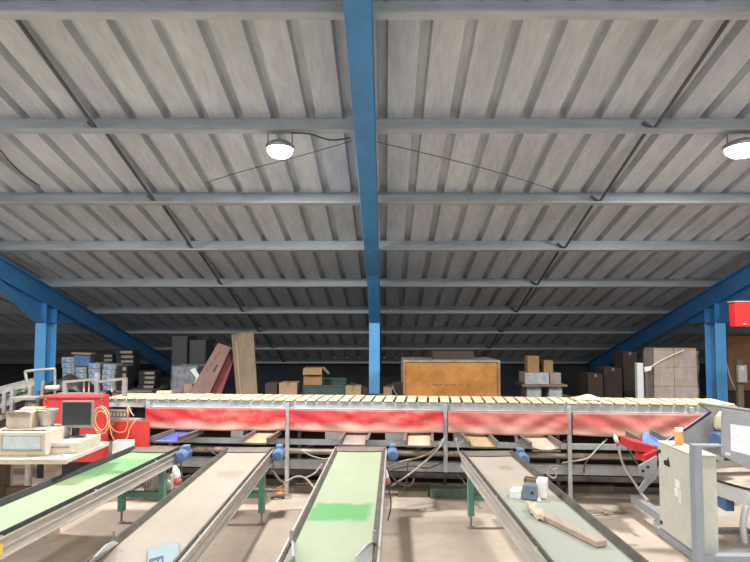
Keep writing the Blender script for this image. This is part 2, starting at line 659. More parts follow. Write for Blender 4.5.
X0, X1 = tx(105), tx(735)
tab = thing('sorting_table', 'long grey steel sorting table with cream slat top', 'sorting table', T(0, 0, 0), TH, kind='thing')
ns = 56
for i in range(ns):
    a = X0 + 0.02 + (X1 - X0 - 0.04) * i / ns
    w = (X1 - X0 - 0.04) / ns
    MB(TM).box(a + 0.014, a + w - 0.010, -0.03 + rnd(-.004, .004), 0.44, 1.001, 1.017 + rnd(-.003, .003)).build('slat', CREAM, tab, bevel=0.004)
MB(TM).box(X0, X1, 0.0, 0.44, 0.96, 0.998).build('slat_bed', BLACK, tab)
mb = MB(TM).box(X0, X1, -0.012, 0.0, 0.922, 0.998)
mb.box(X0, X1, -0.035, 0, 0.918, 0.926)
mb.build('fascia', STEEL, tab, bevel=0.002)
MB(TM).box(X0, X1, 0.55, 0.565, 0.90, 1.0).build('rear_fascia', STEEL, tab)
posts = [tx(151), tx(289), tx(445), tx(567), tx(688)]
for i, px in enumerate(posts):
    full = i in (1, 3, 0)
    zb = 0 if full else 0.3
    mb = MB(TM).box(px - 0.02, px + 0.02, -0.05, -0.014, zb, 0.985)
    if full:
        mb.box(px - 0.045, px + 0.045, -0.08, 0.02, 0, 0.012)
    mb.build('post', STEEL, tab, bevel=0.002)
    MB(TM).box(px - 0.02, px + 0.02, 0.5, 0.54, 0, 0.95).build('rear_post', DSTEEL, tab)
mb = MB(TM).box(tx(152), X1, -0.01, 0.03, 0.545, 0.60)
mb.build('upper_rail', STEEL, tab, bevel=0.002)
MB(TM).cyl((tx(152), -0.02, 0.485), (tx(690), -0.02, 0.485), 0.024, n=10).build('pipe_rail', mat('rusty_pipe', (0.36, 0.30, 0.24), 0.6, 0.2, 0.3, 9), tab, smooth=True)
MB(TM).box(tx(152), X1, 0.16, 0.20, 0.41, 0.47).build('middle_rail', DSTEEL, tab)
mb = MB(TM).box(tx(150), X1, 0.06, 0.11, 0.275, 0.375)
mb.box(tx(150), X1, 0.04, 0.06, 0.36, 0.375)
mb.build('lower_beam', STEEL, tab, bevel=0.002)
MB(TM).box(tx(150), X1, 0.48, 0.52, 0.10, 0.16).build('rear_beam', DSTEEL, tab)
MB(TM).box(X0, X1, 0.57, 0.585, 0.03, 0.95).build('rear_shade_sheet', mat('black_shade_sheet', (0.018, 0.018, 0.02), 0.8, 0, 0.2, 5), tab)  # black sheet added to stand for the shade under the table
for px in (300, 415, 540):
    MB(TM).bar((tx(px) - 0.35, 0.3, 0.32), (tx(px) + 0.35, 0.34, 0.58), 0.03, 0.02).build('diagonal_brace', DSTEEL, tab)
# light grey cover boxes between the outlets
for a, b in ((231, 243), (325, 342), (385, 406), (453, 466), (515, 527)):
    MB(TM).box(tx(a), tx(b), 0.03, 0.2, 0.60, 0.72).build('cover_box', STEEL, tab, bevel=0.003)
# open electrics bay at the desk end
mb = MB(TM).box(X0, tx(150), -0.03, 0.0, 0.775, 0.80)
mb.box(X0, X0 + 0.03, -0.03, 0.0, 0.8, 0.925)
mb.build('bay_frame', STEEL, tab, bevel=0.002)
MB(TM).box(X0 + 0.03, tx(148), 0.12, 0.13, 0.79, 0.925).build('bay_back', BLACK, tab)
mb = MB(TM)
mb.box(tx(108), tx(129), -0.01, 0.1, 0.86, 0.89)
mb.build('terminal_rail', WHITE, tab)
mb = MB(TM)
for k in range(6):
    a = tx(109 + k * 3.3)
    mb.box(a, a + 0.024, -0.015, 0.08, 0.815, 0.855)
mb.build('relay_strip', BEIGE, tab)

# red tarpaulin aprons hanging from the fascia
TARP = mat('faded_red_tarpaulin', (0.56, 0.038, 0.045), 0.5, 0, 0, 2.4, col2=(0.56, 0.27, 0.19), stretch=(0.7, 1, 1.6), mix=(0.48, 0.68), fine=0.05)
TARP2 = mat('bleached_red_tarpaulin', (0.52, 0.085, 0.08), 0.55, 0, 0, 2.4, col2=(0.50, 0.25, 0.19), stretch=(1, 1, 2), mix=(0.36, 0.7), fine=0.06)
for m_ in (TARP, TARP2):
    patch(m_, (0.52, 0.32, 0.25), 2, -0.4, 0.08, 0.05, 3.0, 0.85)


def apron(pa, pb, label, m, ph, bot=0.705):
    xa, xb = tx(pa), tx(pb)

    def fn(u, v):
        x = xa + (xb - xa) * u
        dr = 0.012 * math.sin(math.pi * u)                      # sag of the hem
        z = 0.922 - (0.922 - bot + dr) * v
        d = abs(u - 0.5) * 2
        w = 0.008 * math.sin(9 * (v * 0.8 + d * 1.2) + ph) * (0.25 + v * (1 - v) * 3) + 0.007 * math.sin(21 * u + 4 * v + ph * 2) * v
        w += 0.006 * math.sin(38 * u * (1.1 - 0.5 * v) + ph) * (1 - v) * v
        return (x, -0.078 + w - 0.02 * v * math.sin(math.pi * u), z)
    o = MB(TM).sheet(fn, 64, 12, (0, 0.003, 0)).build('tarpaulin_apron', m, smooth=True)
    tag(o, label, 'tarpaulin apron', 'red aprons along the sorting table')


apron(150.5, 288, 'red tarpaulin apron above the blue chute, next to the open electrics bay', TARP, 0.4)
apron(291.5, 443, 'red tarpaulin apron in front of the pale blue middle post', TARP, 2.1)
apron(447.5, 565.5, 'faded red tarpaulin apron below the big orange-brown crate', TARP2, 3.7)
apron(569.5, 712, 'pinkish faded red tarpaulin apron running behind the grey hopper', TARP2, 5.2, 0.70)

# outlet chutes on the table front
TRAYS = {'blue': mat('blue_chute_lining', (0.07, 0.09, 0.36), 0.4, 0, 0.15, 8), 'tan': mat('tan_chute_lining', (0.40, 0.28, 0.165), 0.6, 0, 0.15, 8),
         'brown': mat('dull_brown_lining', (0.30, 0.245, 0.22), 0.5, 0.1, 0.2, 8), 'cream': mat('cream_chute_lining', (0.46, 0.38, 0.28), 0.55, 0, 0.1, 8),
         'sky': mat('sky_chute_lining', (0.10, 0.22, 0.55), 0.4, 0, 0.12, 8)}
CHM = mat('chute_side_steel', (0.19, 0.175, 0.15), 0.5, 0.3, 0.2, 9)


def chute(pa, pb, col, label, skew=0.0, sag=0.0):
    """side walls, sloping tray and a front lip; placed on the table front between two photo columns"""
    xa, xb = tx(pa) * 0.935, tx(pb) * 0.935
    t = thing('outlet_chute', label, 'chute', T((xa + xb) / 2, -0.2, 0.6), TH, 'chutes under the red aprons', 'thing')
    y0, y1, z0, z1 = 0.0, -0.39, 0.675, 0.632

    def fn(u, v):
        return (xa + (xb - xa) * u + skew * (1 - v), y0 + (y1 - y0) * v, z0 + (z1 - z0) * v - sag * math.sin(math.pi * u) * v)
    MB(TM).sheet(fn, 10, 6, (0, 0, 0.004)).build('tray', TRAYS[col], t, smooth=True)
    for x, s_ in ((xa, -1), (xb, 1)):
        mb = MB(TM)
        mb.prism([(x + skew, y0, z0 - 0.03), (x, y1 - 0.01, z1 - 0.012), (x, y1 - 0.01, z1 + 0.055), (x + skew, y0, z0 + 0.026)], (s_ * 0.006, 0, 0))
        mb.prism([(x + skew, y0, z0 + 0.026), (x, y1 - 0.01, z1 + 0.045), (x + s_ * 0.025, y1 - 0.01, z1 + 0.045), (x + s_ * 0.025 + skew, y0, z0 + 0.026)], (0, 0, 0.005))
        mb.build('side_wall', CHM, t)
    MB(TM).prism([(xa, y1 - 0.012, z1 - 0.012 - sag), (xb, y1 - 0.012, z1 - 0.012 - sag), (xb, y1 - 0.012, z1 + 0.004 - sag), (xa, y1 - 0.012, z1 + 0.004 - sag)], (0, 0.005, 0)).build('front_lip', CHM, t)
    return t


chute(159, 183, 'blue', 'dark blue lined steel chute at the head of the bright green belt', 0.10)
chute(248, 271, 'tan', 'tan lined steel chute at the head of the clean beige belt', 0.04)
chute(345, 369, 'brown', 'dull brown lined chute at the head of the middle green belt', 0.0)
chute(409, 434, 'cream', 'cream lined chute standing over no belt, beside the middle green belt', 0.0)
chute(473, 499, 'tan', 'tan lined chute at the head of the belt that carries the plank', -0.06)
chute(534, 562, 'cream', 'cream chute with a sagging lining under the faded apron', -0.07, 0.02)


# ------------------------------------------------------------------ belt conveyors
def beltmat(name, a, b, scale=1.6):
    return mat(name, a, 0.55, 0, 0, scale, col2=b, mix=(0.3, 0.7), fine=0.03, stretch=(1, 0.6, 1))


B1 = beltmat('bright_green_belt', (0.235, 0.35, 0.185), (0.32, 0.40, 0.25))
patch(B1, (0.085, 0.29, 0.10), 1, -0.95, -0.35, 0.06, 7, 0.6)
patch(B1, (0.17, 0.37, 0.145), 1, -0.2, 0.5, 0.05, 5, 0.55)
B2 = beltmat('beige_belt', (0.305, 0.262, 0.21), (0.37, 0.325, 0.27))
B3 = beltmat('pale_green_belt', (0.255, 0.325, 0.205), (0.32, 0.355, 0.25))
patch(B3, (0.06, 0.28, 0.075), 1, -2.03, -1.69, 0.07, 7, 0.85, -0.2, 0.17)
B4 = beltmat('beige_to_mint_belt', (0.32, 0.285, 0.23), (0.40, 0.36, 0.30))
patch(B4, (0.295, 0.325, 0.285), 1, -4.0, -1.35, 0.22, 2.2, 0.8)
patch(B4, (0.23, 0.185, 0.14), 1, -0.60, -0.46, 0.04, 8, 0.6, -0.01, 0.10)
patch(B2, (0.235, 0.20, 0.16), 1, -1.0, -0.78, 0.06, 5, 0.6, -0.08, 0.14)
YEL = mat('yellow_sticker', (0.78, 0.56, 0.05), 0.5, 0, 0.05, 8)


def conveyor(label, xc, yf, yn, k, w, belt, rubber, legs, zt=0.60, motor=True, sk=0.03, cheek=None, ych=0, sticker=None):
    rz = -math.atan(k)
    L = (yf - yn) / math.cos(rz)
    t = thing('belt_conveyor', label, 'belt conveyor', (xc, yf, 0), rz, 'belt conveyors leading to the sorting table', 'thing')
    M_ = WM[t.name]
    h = w / 2
    prof = []
    r = 0.035
    for i in range(9):
        a = math.pi / 2 - math.pi * i / 8
        prof.append((0, 0.02 + r * math.cos(a), zt - r + r * math.sin(a)))
    for i in range(9):
        a = -math.pi / 2 - math.pi * i / 8
        prof.append((0, -L + 0.02 + r * math.cos(a), zt - r + r * math.sin(a)))
    MB(M_).prism([(-h, y, z) for _, y, z in prof], (w, 0, 0)).build('belt', belt, t)
    for s_ in (-1, 1):
        mb = MB(M_)
        xo = s_ * (h + 0.006)
        xe = s_ * (h + 0.022)
        x_a, x_b = min(xo, xe), max(xo, xe)
        mb.box(x_a, x_b, -L, 0.0, zt - 0.105, zt + 0.012)
        o = s_ * 0.014
        mb.box(min(xe, xe + o), max(xe, xe + o), -L, 0, zt - 0.105, zt - 0.095)
        mb.box(min(xe, xe + o), max(xe, xe + o), -L, 0, zt + 0.002, zt + 0.012)
        mb.box(min(xe, xe + o * .5), max(xe, xe + o * .5), -L, 0, zt - 0.05, zt - 0.042)
        mb.build('side_rail', ALU, t, bevel=0.002)
        # rubber skirt that leans in over the belt edge
        q = [(s_ * (h - 0.012), 0, zt + 0.004), (s_ * (h + 0.008), 0, zt + sk), (s_ * (h + 0.020), 0, zt + sk), (s_ * (h + 0.020), 0, zt + 0.004)]
        MB(M_).prism([(a, -L + 0.02, c) for a, _, c in q], (0, L - 0.03, 0)).build('skirt', rubber, t)
        for j in range(int(L / 0.9)):
            y = -0.5 - j * 0.9
            MB(M_).box(min(s_ * (h + 0.0205), s_ * (h + 0.027)), max(s_ * (h + 0.0205), s_ * (h + 0.027)), y - 0.012, y + 0.012, zt - 0.02, zt + sk * 0.6).build('skirt_clip', ALU, t)
    # head plate with a scalloped edge below the chute
    mb = MB(M_)
    mb.sheet(lambda u, v: (-h - 0.03 + (w + 0.06) * u, -0.10 + 0.13 * v - 0.03 * math.sin(math.pi * u) * (1 - v), zt + 0.006 + 0.012 * v), 12, 2, (0, 0, 0.004))
    mb.build('head_plate', CHM, t)
    mb = MB(M_)
    n = int(L / 0.5)
    for j in range(n):
        y = -0.35 - j * 0.5
        mb.cyl((-h - 0.01, y, zt - 0.085), (h + 0.01, y, zt - 0.085), 0.016, n=8)
    mb.build('return_roller', DSTEEL, t)
    for y in legs:
        for s_ in (-1, 1):
            x = s_ * (h - 0.022)
            lg = MB(M_).box(x - 0.027, x + 0.027, y - 0.027, y + 0.027, 0.11, zt - 0.1).build('leg', TEAL, t, bevel=0.003)
            mb = MB(M_).cyl((x, y, 0.004), (x, y, 0.12), 0.010, n=8)
            mb.cyl((x, y, 0), (x, y, 0.012), 0.03, n=12)
            mb.build('levelling_foot', DSTEEL, lg)
        MB(M_).box(-h, h, y - 0.02, y + 0.02, 0.24, 0.29).build('cross_beam', TEAL, t, bevel=0.002)
    if motor:
        mx, my, mz = h + 0.09, -0.10, zt - 0.02
        mo = MB(M_).lathe([(0.0, 0), (0.046, 0), (0.05, 0.02), (0.05, 0.14), (0.042, 0.15), (0.03, 0.17), (0, 0.17)], (mx, my - 0.04, mz), (0, 1, 0), 20).build('motor', MOTOR, t, smooth=False)
        fan = MB(M_).lathe([(0.0, -0.012), (0.035, -0.010), (0.054, 0.0), (0.056, 0.05), (0.0, 0.05)], (mx, my - 0.05, mz), (0, 1, 0), 24).build('fan_cover', MOTORD, mo)
        mb = MB(M_)
        for j in range(10):
            a = j * math.pi / 5
            mb.bar((mx + 0.016 * math.cos(a), my - 0.062, mz + 0.016 * math.sin(a)), (mx + 0.038 * math.cos(a), my - 0.062, mz + 0.038 * math.sin(a)), 0.005, 0.006)
        mb.build('fan_grille', MOTOR, mo)
        MB(M_).box(mx - 0.03, mx + 0.03, my + 0.02, my + 0.11, mz + 0.045, mz + 0.078).build('terminal_box', MOTORD, mo, bevel=0.004)
        mb = MB(M_)
        for j in range(8):
            a = j * math.pi / 4 + 0.2
            mb.bar((mx + 0.052 * math.cos(a), my + 0.0, mz + 0.052 * math.sin(a)), (mx + 0.052 * math.cos(a), my + 0.09, mz + 0.052 * math.sin(a)), 0.006, 0.006)
        mb.build('cooling_fin', MOTOR, mo)
    if cheek:
        for s_ in cheek:
            x = s_ * (h - 0.01)
            yc = -ych
            pts = [(x, yc - 0.30, zt + 0.004), (x, yc + 0.10, zt + 0.004), (x, yc + 0.06, zt + 0.03), (x - s_ * 0.03, yc - 0.10, zt + 0.07), (x - s_ * 0.07, yc - 0.30, zt + 0.09)]
            MB(M_).prism(pts, (s_ * 0.012, 0, 0)).build('end_cheek', CHEEK, t)
            MB(M_).cyl((x + s_ * 0.012, yc + 0.06, zt + 0.02), (x + s_ * 0.012, yc + 0.06, zt + 0.085), 0.009, n=8).build('clamp_screw', DSTEEL, t)
    if sticker:
        s_, y = sticker
        x = s_ * (h + 0.0365)
        MB(M_).box(min(x, x + s_ * .002), max(x, x + s_ * .002), y - 0.05, y + 0.03, zt - 0.075, zt - 0.015).build('warning_sticker', YEL, t)
    return t, M_, L


CHEEK = mat('cheek_plate', (0.42, 0.44, 0.42), 0.45, 0.2, 0.12, 8)
c1, M1, L1 = conveyor('bright green belt conveyor beside the computer desk', -2.185, 5.46, 2.45, 0.068, 0.42, B1, RUBBER, (-0.27, -2.45), sk=0.04, sticker=(1, -2.33))
c2, M2, L2 = conveyor('beige belt conveyor with a pale blue logo plate at its near end', -1.295, 5.46, 2.5, -0.022, 0.40, B2, TRUBBER, (-0.30, -2.3), cheek=(-1,), ych=2.46)
c3, M3, L3 = conveyor('pale green belt conveyor with one dark green patch', -0.237, 5.50, 2.5, 0.017, 0.44, B3, TRUBBER, (-0.55, -2.3), cheek=(-1, 1), ych=2.50, sk=0.018)
c4, M4, L4 = conveyor('beige and mint belt conveyor carrying a plank and a plastic tool', 0.945, 5.30, 2.5, -0.036, 0.43, B4, TRUBBER, (-0.22, -2.2), sk=0.038, sticker=(-1, -2.42))

# logo plate on the near right end of the beige belt
lp = thing('logo_plate', 'pale blue plate with dark lettering at the near end of the beige belt', 'sign plate', M2 @ Vector((0.11, -L2 + 0.05, 0.62)), 0, kind='thing')
LPM = mat('pale_blue_plate', (0.30, 0.38, 0.41), 0.35, 0, 0.06, 5)
p0, p1, p2, p3 = onz(148, 549, 0.612), onz(178, 541, 0.612), onz(181, 575, 0.608), onz(146, 590, 0.608)
MB().prism([p0, p1, p2, p3], (0, 0, 0.004)).build('panel', LPM, lp)
NAVY = mat('navy_print', (0.05, 0.10, 0.17), 0.5, 0, 0.1, 8)
mb = MB()
e, g = (p1 - p0), (p3 - p0)
for (u0, u1, v0, v1) in ((0.05, 0.5, 0.32, 0.40), (0.05, 0.12, 0.40, 0.72), (0.18, 0.25, 0.46, 0.72), (0.30, 0.36, 0.40, 0.72), (0.36, 0.46, 0.52, 0.60), (0.44, 0.5, 0.40, 0.72)):
    q = [p0 + e * u0 + g * v0, p0 + e * u1 + g * v0, p0 + e * u1 + g * v1, p0 + e * u0 + g * v1]
    mb.prism([a + Vector((0, 0, 0.0035)) for a in q], (0, 0, 0.001))
mb.build('lettering', NAVY, lp)

# white control box hung under the bright green belt
cb = thing('junction_box', 'white junction box hanging under the head of the bright green belt', 'junction box', M1 @ Vector((0.13, -0.12, 0.33)), 0, kind='thing')
bx = M1 @ Vector((0.10, -0.16, 0))
MB().box(bx.x - 0.02, bx.x, bx.y - 0.01, bx.y + 0.01, 0.44, 0.52).build('hanger', DSTEEL, cb)
MB().box(bx.x - 0.07, bx.x + 0.05, bx.y - 0.05, bx.y + 0.05, 0.25, 0.44).build('case', WHITE, cb, bevel=0.006)
MB().box(bx.x + 0.055, bx.x + 0.14, bx.y - 0.04, bx.y + 0.04, 0.28, 0.42).build('socket_block', BEIGE, cb, bevel=0.01)
MB().cyl((bx.x + 0.10, bx.y - 0.04, 0.35), (bx.x + 0.10, bx.y - 0.06, 0.35), 0.025, n=14).build('socket_face', WHITE, cb)


def plug(px, py, Y, label, s=1.0):
    """white and red industrial plug with its collar"""
    p = at(px, py, Y)
    t = thing('power_plug', label, 'plug', p, 0, 'white and red power plugs', 'thing')
    MB().lathe([(u * s, v * s) for u, v in ((0.02, 0.0), (0.034, 0.01), (0.034, 0.07), (0.022, 0.10), (0.012, 0.12), (0, 0.12))], p, (-0.3, 0.1, 1), 14).build('body', WHITE, t, smooth=True)
    MB().lathe([(u * s, v * s) for u, v in ((0.0, -0.055), (0.026, -0.055), (0.036, -0.03), (0.036, -0.002), (0.0, 0.0))], p, (-0.3, 0.1, 1), 14).build('collar', mat('dull_red_plastic', (0.40, 0.10, 0.08), 0.5, 0, 0.1, 9), t, smooth=True)
    return t


plug(177.5, 479, 5.12, 'white plug with red collar dangling under the bright green belt motor')
plug(386, 479, 5.2, 'white plug with red collar dangling beside the pale green belt')
plug(617, 442, 5.45, 'white plug with red collar under the pinkish apron', 0.6)

# ------------------------------------------------------------------ on the plank belt
tl = onz(531, 498, 0.60)
t = thing('plastic_tool', 'grey and white plastic tool with a toothed edge lying on the plank belt', 'tool', (tl.x, tl.y, 0.602), R(-22), kind='thing')
Mt = WM[t.name] @ Matrix.Scale(1.15, 4)
MB(Mt).box(0.03, 0.09, 0.0, 0.10, 0.0, 0.105).build('white_case', WHITE, t, bevel=0.006)
mb = MB(Mt)
mb.prism([(-0.055, -0.055, 0.0), (0.04, -0.055, 0.0), (0.04, -0.045, 0.085), (-0.04, -0.045, 0.085)], (0, 0.07, 0))
mb.build('grey_housing', mat('blue_grey_plastic', (0.16, 0.19, 0.22), 0.4, 0, 0.1, 9), t, bevel=0.008)
MB(Mt).cyl((0.015, -0.056, 0.045), (0.015, -0.062, 0.045), 0.008, n=10).build('button', BLACK, t)
mb = MB(Mt)
for k in range(6):
    mb.box(-0.118, -0.072, -0.05 + k * 0.019, -0.040 + k * 0.019, 0.0, 0.04)
mb.box(-0.075, -0.05, -0.05, 0.055, 0.0, 0.045)
mb.build('comb_teeth', WHITE, t)
mb = MB(Mt).box(-0.045, 0.03, 0.03, 0.05, 0.0, 0.10)
mb.box(-0.045, -0.03, 0.03, 0.10, 0.0, 0.10)
mb.box(-0.045, 0.03, 0.085, 0.10, 0.0, 0.10)
mb.build('open_tray', mat('brown_plastic', (0.22, 0.14, 0.09), 0.5, 0, 0.15, 9), t)
MB(Mt).cyl((0.05, -0.03, 0.0), (0.055, -0.065, 0.012), 0.012, n=10).build('spout', WHITE, t)

pa, pb = onz(541, 514, 0.62), onz(602, 544, 0.62)
GREYW = mat('greyed_pinkish_wood', (0.36, 0.285, 0.235), 0.75, 0, 0.18, 9, stretch=(3, 0.5, 3))
o = MB().bar(pa, pb, 0.07, 0.032).build('wood_plank', GREYW, bevel=0.004)
tag(o, 'weathered wooden plank lying along the mint part of the belt', 'plank')
pa, pb = onz(529, 506, 0.618), onz(542, 519, 0.618)
mb = MB()
mb.sheet(lambda u, v: pa + (pb - pa) * u + Vector((0.05 * (v - 0.5) + 0.01 * math.sin(9 * u), 0.03 * (v - .5), 0.012 * math.sin(14 * u + 5 * v) - 0.004)), 10, 4, (0, 0, 0.028))
o = mb.build('wood_chunk', PALEWOOD)
tag(o, 'splintered pale wood chunk lying at the far end of the plank', 'wood chunk')

# ------------------------------------------------------------------ desk with computer
DZ = 0.78
desk = thing('work_desk', 'white topped work desk on rough wooden legs', 'desk', (-2.9, 4.6, 0), 0, kind='thing')
MB().box(-3.7, -2.40, 4.32, 4.96, DZ - 0.035, DZ).build('desktop', mat('white_laminate', (0.60, 0.54, 0.46), 0.5, 0, 0.06, 4), desk, bevel=0.004)
MB().box(-3.7, -2.40, 4.30, 4.318, DZ - 0.04, DZ - 0.004).build('front_edging', PALEWOOD, desk)
for x, y in ((-2.84, 4.9), (-3.28, 4.9), (-3.62, 4.9), (-3.35, 4.42), (-3.62, 4.42)):
    MB().box(x - 0.045, x + 0.045, y - 0.04, y + 0.04, 0, DZ - 0.035).build('leg', PALEWOOD if x > -3 else WOOD, desk, bevel=0.003)
MB().box(-3.6, -2.85, 4.87, 4.89, 0.3, 0.42).build('back_board', WOOD, desk)
MB().box(-3.65, -2.82, 4.6, 4.94, 0.28, 0.30).build('under_shelf', DSTEEL, desk)

pc = thing('desktop_computer', 'beige desktop computer case lying flat under the monitor', 'computer', (-2.59, 4.66, DZ), 0, kind='thing')
MB().box(-2.655, -2.415, 4.48, 4.84, DZ, DZ + 0.085).build('case', BEIGE, pc, bevel=0.005)
mb = MB()
mb.box(-2.63, -2.59, 4.474, 4.482, DZ + 0.046, DZ + 0.053)
mb.box(-2.58, -2.48, 4.474, 4.482, DZ + 0.046, DZ + 0.055)
mb.build('drive_slot', DSTEEL, pc)
MB().box(-2.46, -2.44, 4.474, 4.482, DZ + 0.02, DZ + 0.03).build('power_button', WHITE, pc)

mon = thing('computer_monitor', 'dark screened monitor standing on the beige computer', 'monitor', (-2.60, 4.72, DZ + 0.085), 0, kind='thing')
a, b = at(61.5, 401, 4.70), at(92, 428, 4.70)
x0, x1, z1, z0 = a.x, b.x, a.z, b.z
MB().box(x0, x1, 4.70, 4.73, z0, z1).build('bezel', mat('grey_bezel', (0.25, 0.24, 0.23), 0.45, 0, 0.08, 9), mon, bevel=0.004)
MB().box(x0 + 0.012, x1 - 0.012, 4.697, 4.701, z0 + 0.026, z1 - 0.012).build('screen', mat('dark_screen', (0.035, 0.04, 0.045), 0.25, 0, 0.1, 3), mon)
MB().box(x0 + 0.04, x1 - 0.04, 4.73, 4.76, z0 + 0.03, z1 - 0.03).build('back_cover', BLACK, mon, bevel=0.006)
mb = MB().box(-2.60, -2.55, 4.72, 4.75, DZ + 0.09, z0 + 0.08)
mb.build('neck', BLACK, mon)
MB().lathe([(0.085, 0), (0.08, 0.008), (0.0, 0.014)], (-2.575, 4.73, DZ + 0.085), n=24).build('foot', mat('dark_grey_plastic', (0.1, 0.1, 0.1), 0.5, 0, 0.1, 9), mon, smooth=True)

dv = thing('label_printer', 'beige cased machine with a large frosted window on the desk', 'machine', (-3.1, 4.6, DZ), 0, kind='thing')
a, b = at(-14, 432, 4.40), at(45, 454, 4.40)
MB().box(a.x, b.x, 4.40, 4.78, DZ, a.z).build('case', BEIGE, dv, bevel=0.006)
w0, w1 = at(2, 436, 4.39), at(41, 449, 4.39)
MB().box(w0.x, w1.x, 4.388, 4.402, w1.z, w0.z).build('frosted_window', mat('frosted_glass', (0.50, 0.56, 0.57), 0.3, 0, 0.12, 5), dv, bevel=0.003)
mb = MB()
for (u0, u1, v0, v1) in ((2, 41, 435, 436), (2, 41, 449, 450), (1, 2.4, 435, 450), (40.6, 42, 435, 450)):
    p, q = at(u0, v0, 4.386), at(u1, v1, 4.386)
    mb.box(p.x, q.x, 4.384, 4.402, q.z, p.z)
mb.build('window_frame', mat('warm_grey_plastic', (0.42, 0.39, 0.34), 0.5, 0, 0.08, 9), dv)
MB().box(a.x + 0.1, b.x - 0.02, 4.43, 4.45, a.z, a.z + 0.012).build('paper_slot', DSTEEL, dv)

zt = a.z
p = at(47, 428, 4.68)
bk = thing('metal_bucket', 'small dented metal bucket on the beige cased machine', 'bucket', (p.x, p.y, zt), 0, kind='thing')
MB().lathe([(0.045, 0), (0.052, 0.02), (0.082, 0.13), (0.086, 0.134), (0.078, 0.13), (0.05, 0.02), (0.0, 0.015)], (p.x, p.y, zt), n=18).build('pail', mat('dull_tinplate', (0.45, 0.42, 0.38), 0.4, 0.4, 0.25, 10), bk, smooth=True)
MB().tube([(p.x - 0.084, p.y, zt + 0.13), (p.x - 0.05, p.y - 0.05, zt + 0.145), (p.x + 0.03, p.y - 0.06, zt + 0.14), (p.x + 0.084, p.y, zt + 0.13)], 0.004).build('handle', DSTEEL, bk)
p = at(24, 428, 4.62)
o = MB().box(p.x - 0.11, p.x + 0.09, p.y - 0.06, p.y + 0.1, zt, zt + 0.125).build('cardboard_carton', mat('greyed_cardboard', (0.50, 0.41, 0.33), 0.8, 0, 0.2, 9), bevel=0.004)
tag(o, 'open greyish carton beside the metal bucket on the beige machine', 'carton')
for s_ in (-1, 1):
    MB().prism([(p.x - 0.11, p.y + 0.02 + s_ * 0.08, zt + 0.125), (p.x + 0.09, p.y + 0.02 + s_ * 0.08, zt + 0.125), (p.x + 0.08, p.y + 0.02 + s_ * 0.14, zt + 0.14), (p.x - 0.10, p.y + 0.02 + s_ * 0.14, zt + 0.14)], (0, 0, 0.004)).build('flap', CARDL, o)
p = at(80, 452, 4.40)
o = MB().tube([(-2.46, 4.36, DZ + 0.01), (-2.52, 4.40, DZ + 0.012), (-2.6, 4.38, DZ + 0.012), (-2.74, 4.37, DZ + 0.01)], 0.006).build('mouse_cable', CABLE)
tag(o, 'thin cable lying along the front edge of the white desk', 'cable')

# ------------------------------------------------------------------ red machine cabinet with its cables
rc = thing('red_cabinet', 'red steel machine cabinet behind the monitor', 'cabinet', (-2.9, 5.7, 0), 0, kind='thing')
a, b = at(43, 395.5, 5.75), at(102.5, 470, 5.75)
MB().box(a.x, b.x, 5.75, 5.86, 0.42, a.z).build('body', RED, rc, bevel=0.006)
a2, b2 = at(98, 421, 5.95), at(148, 470, 5.95)
MB().box(b.x + 0.001, b2.x, 5.95, 5.975, 0.40, a2.z).build('lower_panel', RED, rc, bevel=0.006)
for x in (a.x + 0.04, b.x - 0.04):
    MB().box(x - 0.025, x + 0.025, 5.78, 5.83, 0, 0.42).build('leg', DSTEEL, rc)
MB().box(b2.x - 0.04, b2.x, 5.951, 5.974, 0, 0.40).build('leg', DSTEEL, rc)
MB().box(a.x + 0.0, b.x, 5.742, 5.75, a.z - 0.02, a.z).build('top_flange', mat('bright_red_edge', (0.62, 0.10, 0.08), 0.4, 0, 0.1, 6), rc)
for (u, v) in ((46, 399), (102, 399), (46, 440), (102, 447)):
    q = at(u, v, 5.745)
    MB().cyl((q.x, 5.738, q.z), (q.x, 5.75, q.z), 0.010, n=8).build('bolt', DSTEEL, rc)
o = MB().box(at(124, 0, 5.72).x, at(142, 0, 5.72).x, 5.70, 5.80, 0.50, at(0, 441, 5.72).z).build('small_white_box', WHITE, bevel=0.008)
tag(o, 'small white plastic box in front of the red cabinet, above the belt skirt', 'box')


def coil(cx, cy, rx, ry, n, Y):
    pts = []
    for k in range(n * 12 + 1):
        a = 2 * math.pi * k / 12
        j = 1 + 0.22 * math.sin(a * 0.37 + 1) + 0.05 * math.sin(a * 2.1)
        p = at(cx + rx * j * math.cos(a), cy + ry * j * math.sin(a), Y - 0.02 * math.sin(a * 0.21))
        pts.append(p)
    return pts


strand('cable_coil', coil(101, 420, 7.0, 12, 4, 5.68), 0.005, PINKC, 'coiled pale orange cable hanging between monitor and electrics bay', 'cable coil', 1)
strand('orange_cable', [at(108, 408, 5.9), at(110, 425, 5.86), at(117, 432, 5.84), at(126, 430, 5.84), at(128, 415, 5.86), at(127, 405, 5.9)], 0.007, ORANGE,
       'orange cable looping highest below the electrics bay', 'cable')
strand('orange_cable', [at(109, 412, 5.88), at(111, 434, 5.83), at(118, 442, 5.82), at(127, 438, 5.82), at(130, 428, 5.84), at(136, 420, 5.88)], 0.007, ORANGE,
       'orange cable drooping lowest below the electrics bay', 'cable')
strand('pale_cable', [at(128, 405, 5.85), at(131, 412, 5.83), at(134, 416, 5.83)], 0.006, PINKC, 'short pale cable end inside the electrics bay', 'cable')

# ------------------------------------------------------------------ far left: infeed conveyor and guard rails
GR = mat('worn_grey_rail', (0.30, 0.29, 0.275), 0.5, 0.25, 0.2, 9)
inf = thing('infeed_conveyor', 'grey ladder-like infeed conveyor climbing behind the desk', 'conveyor', (-4.1, 6.3, 0), 0, kind='thing')


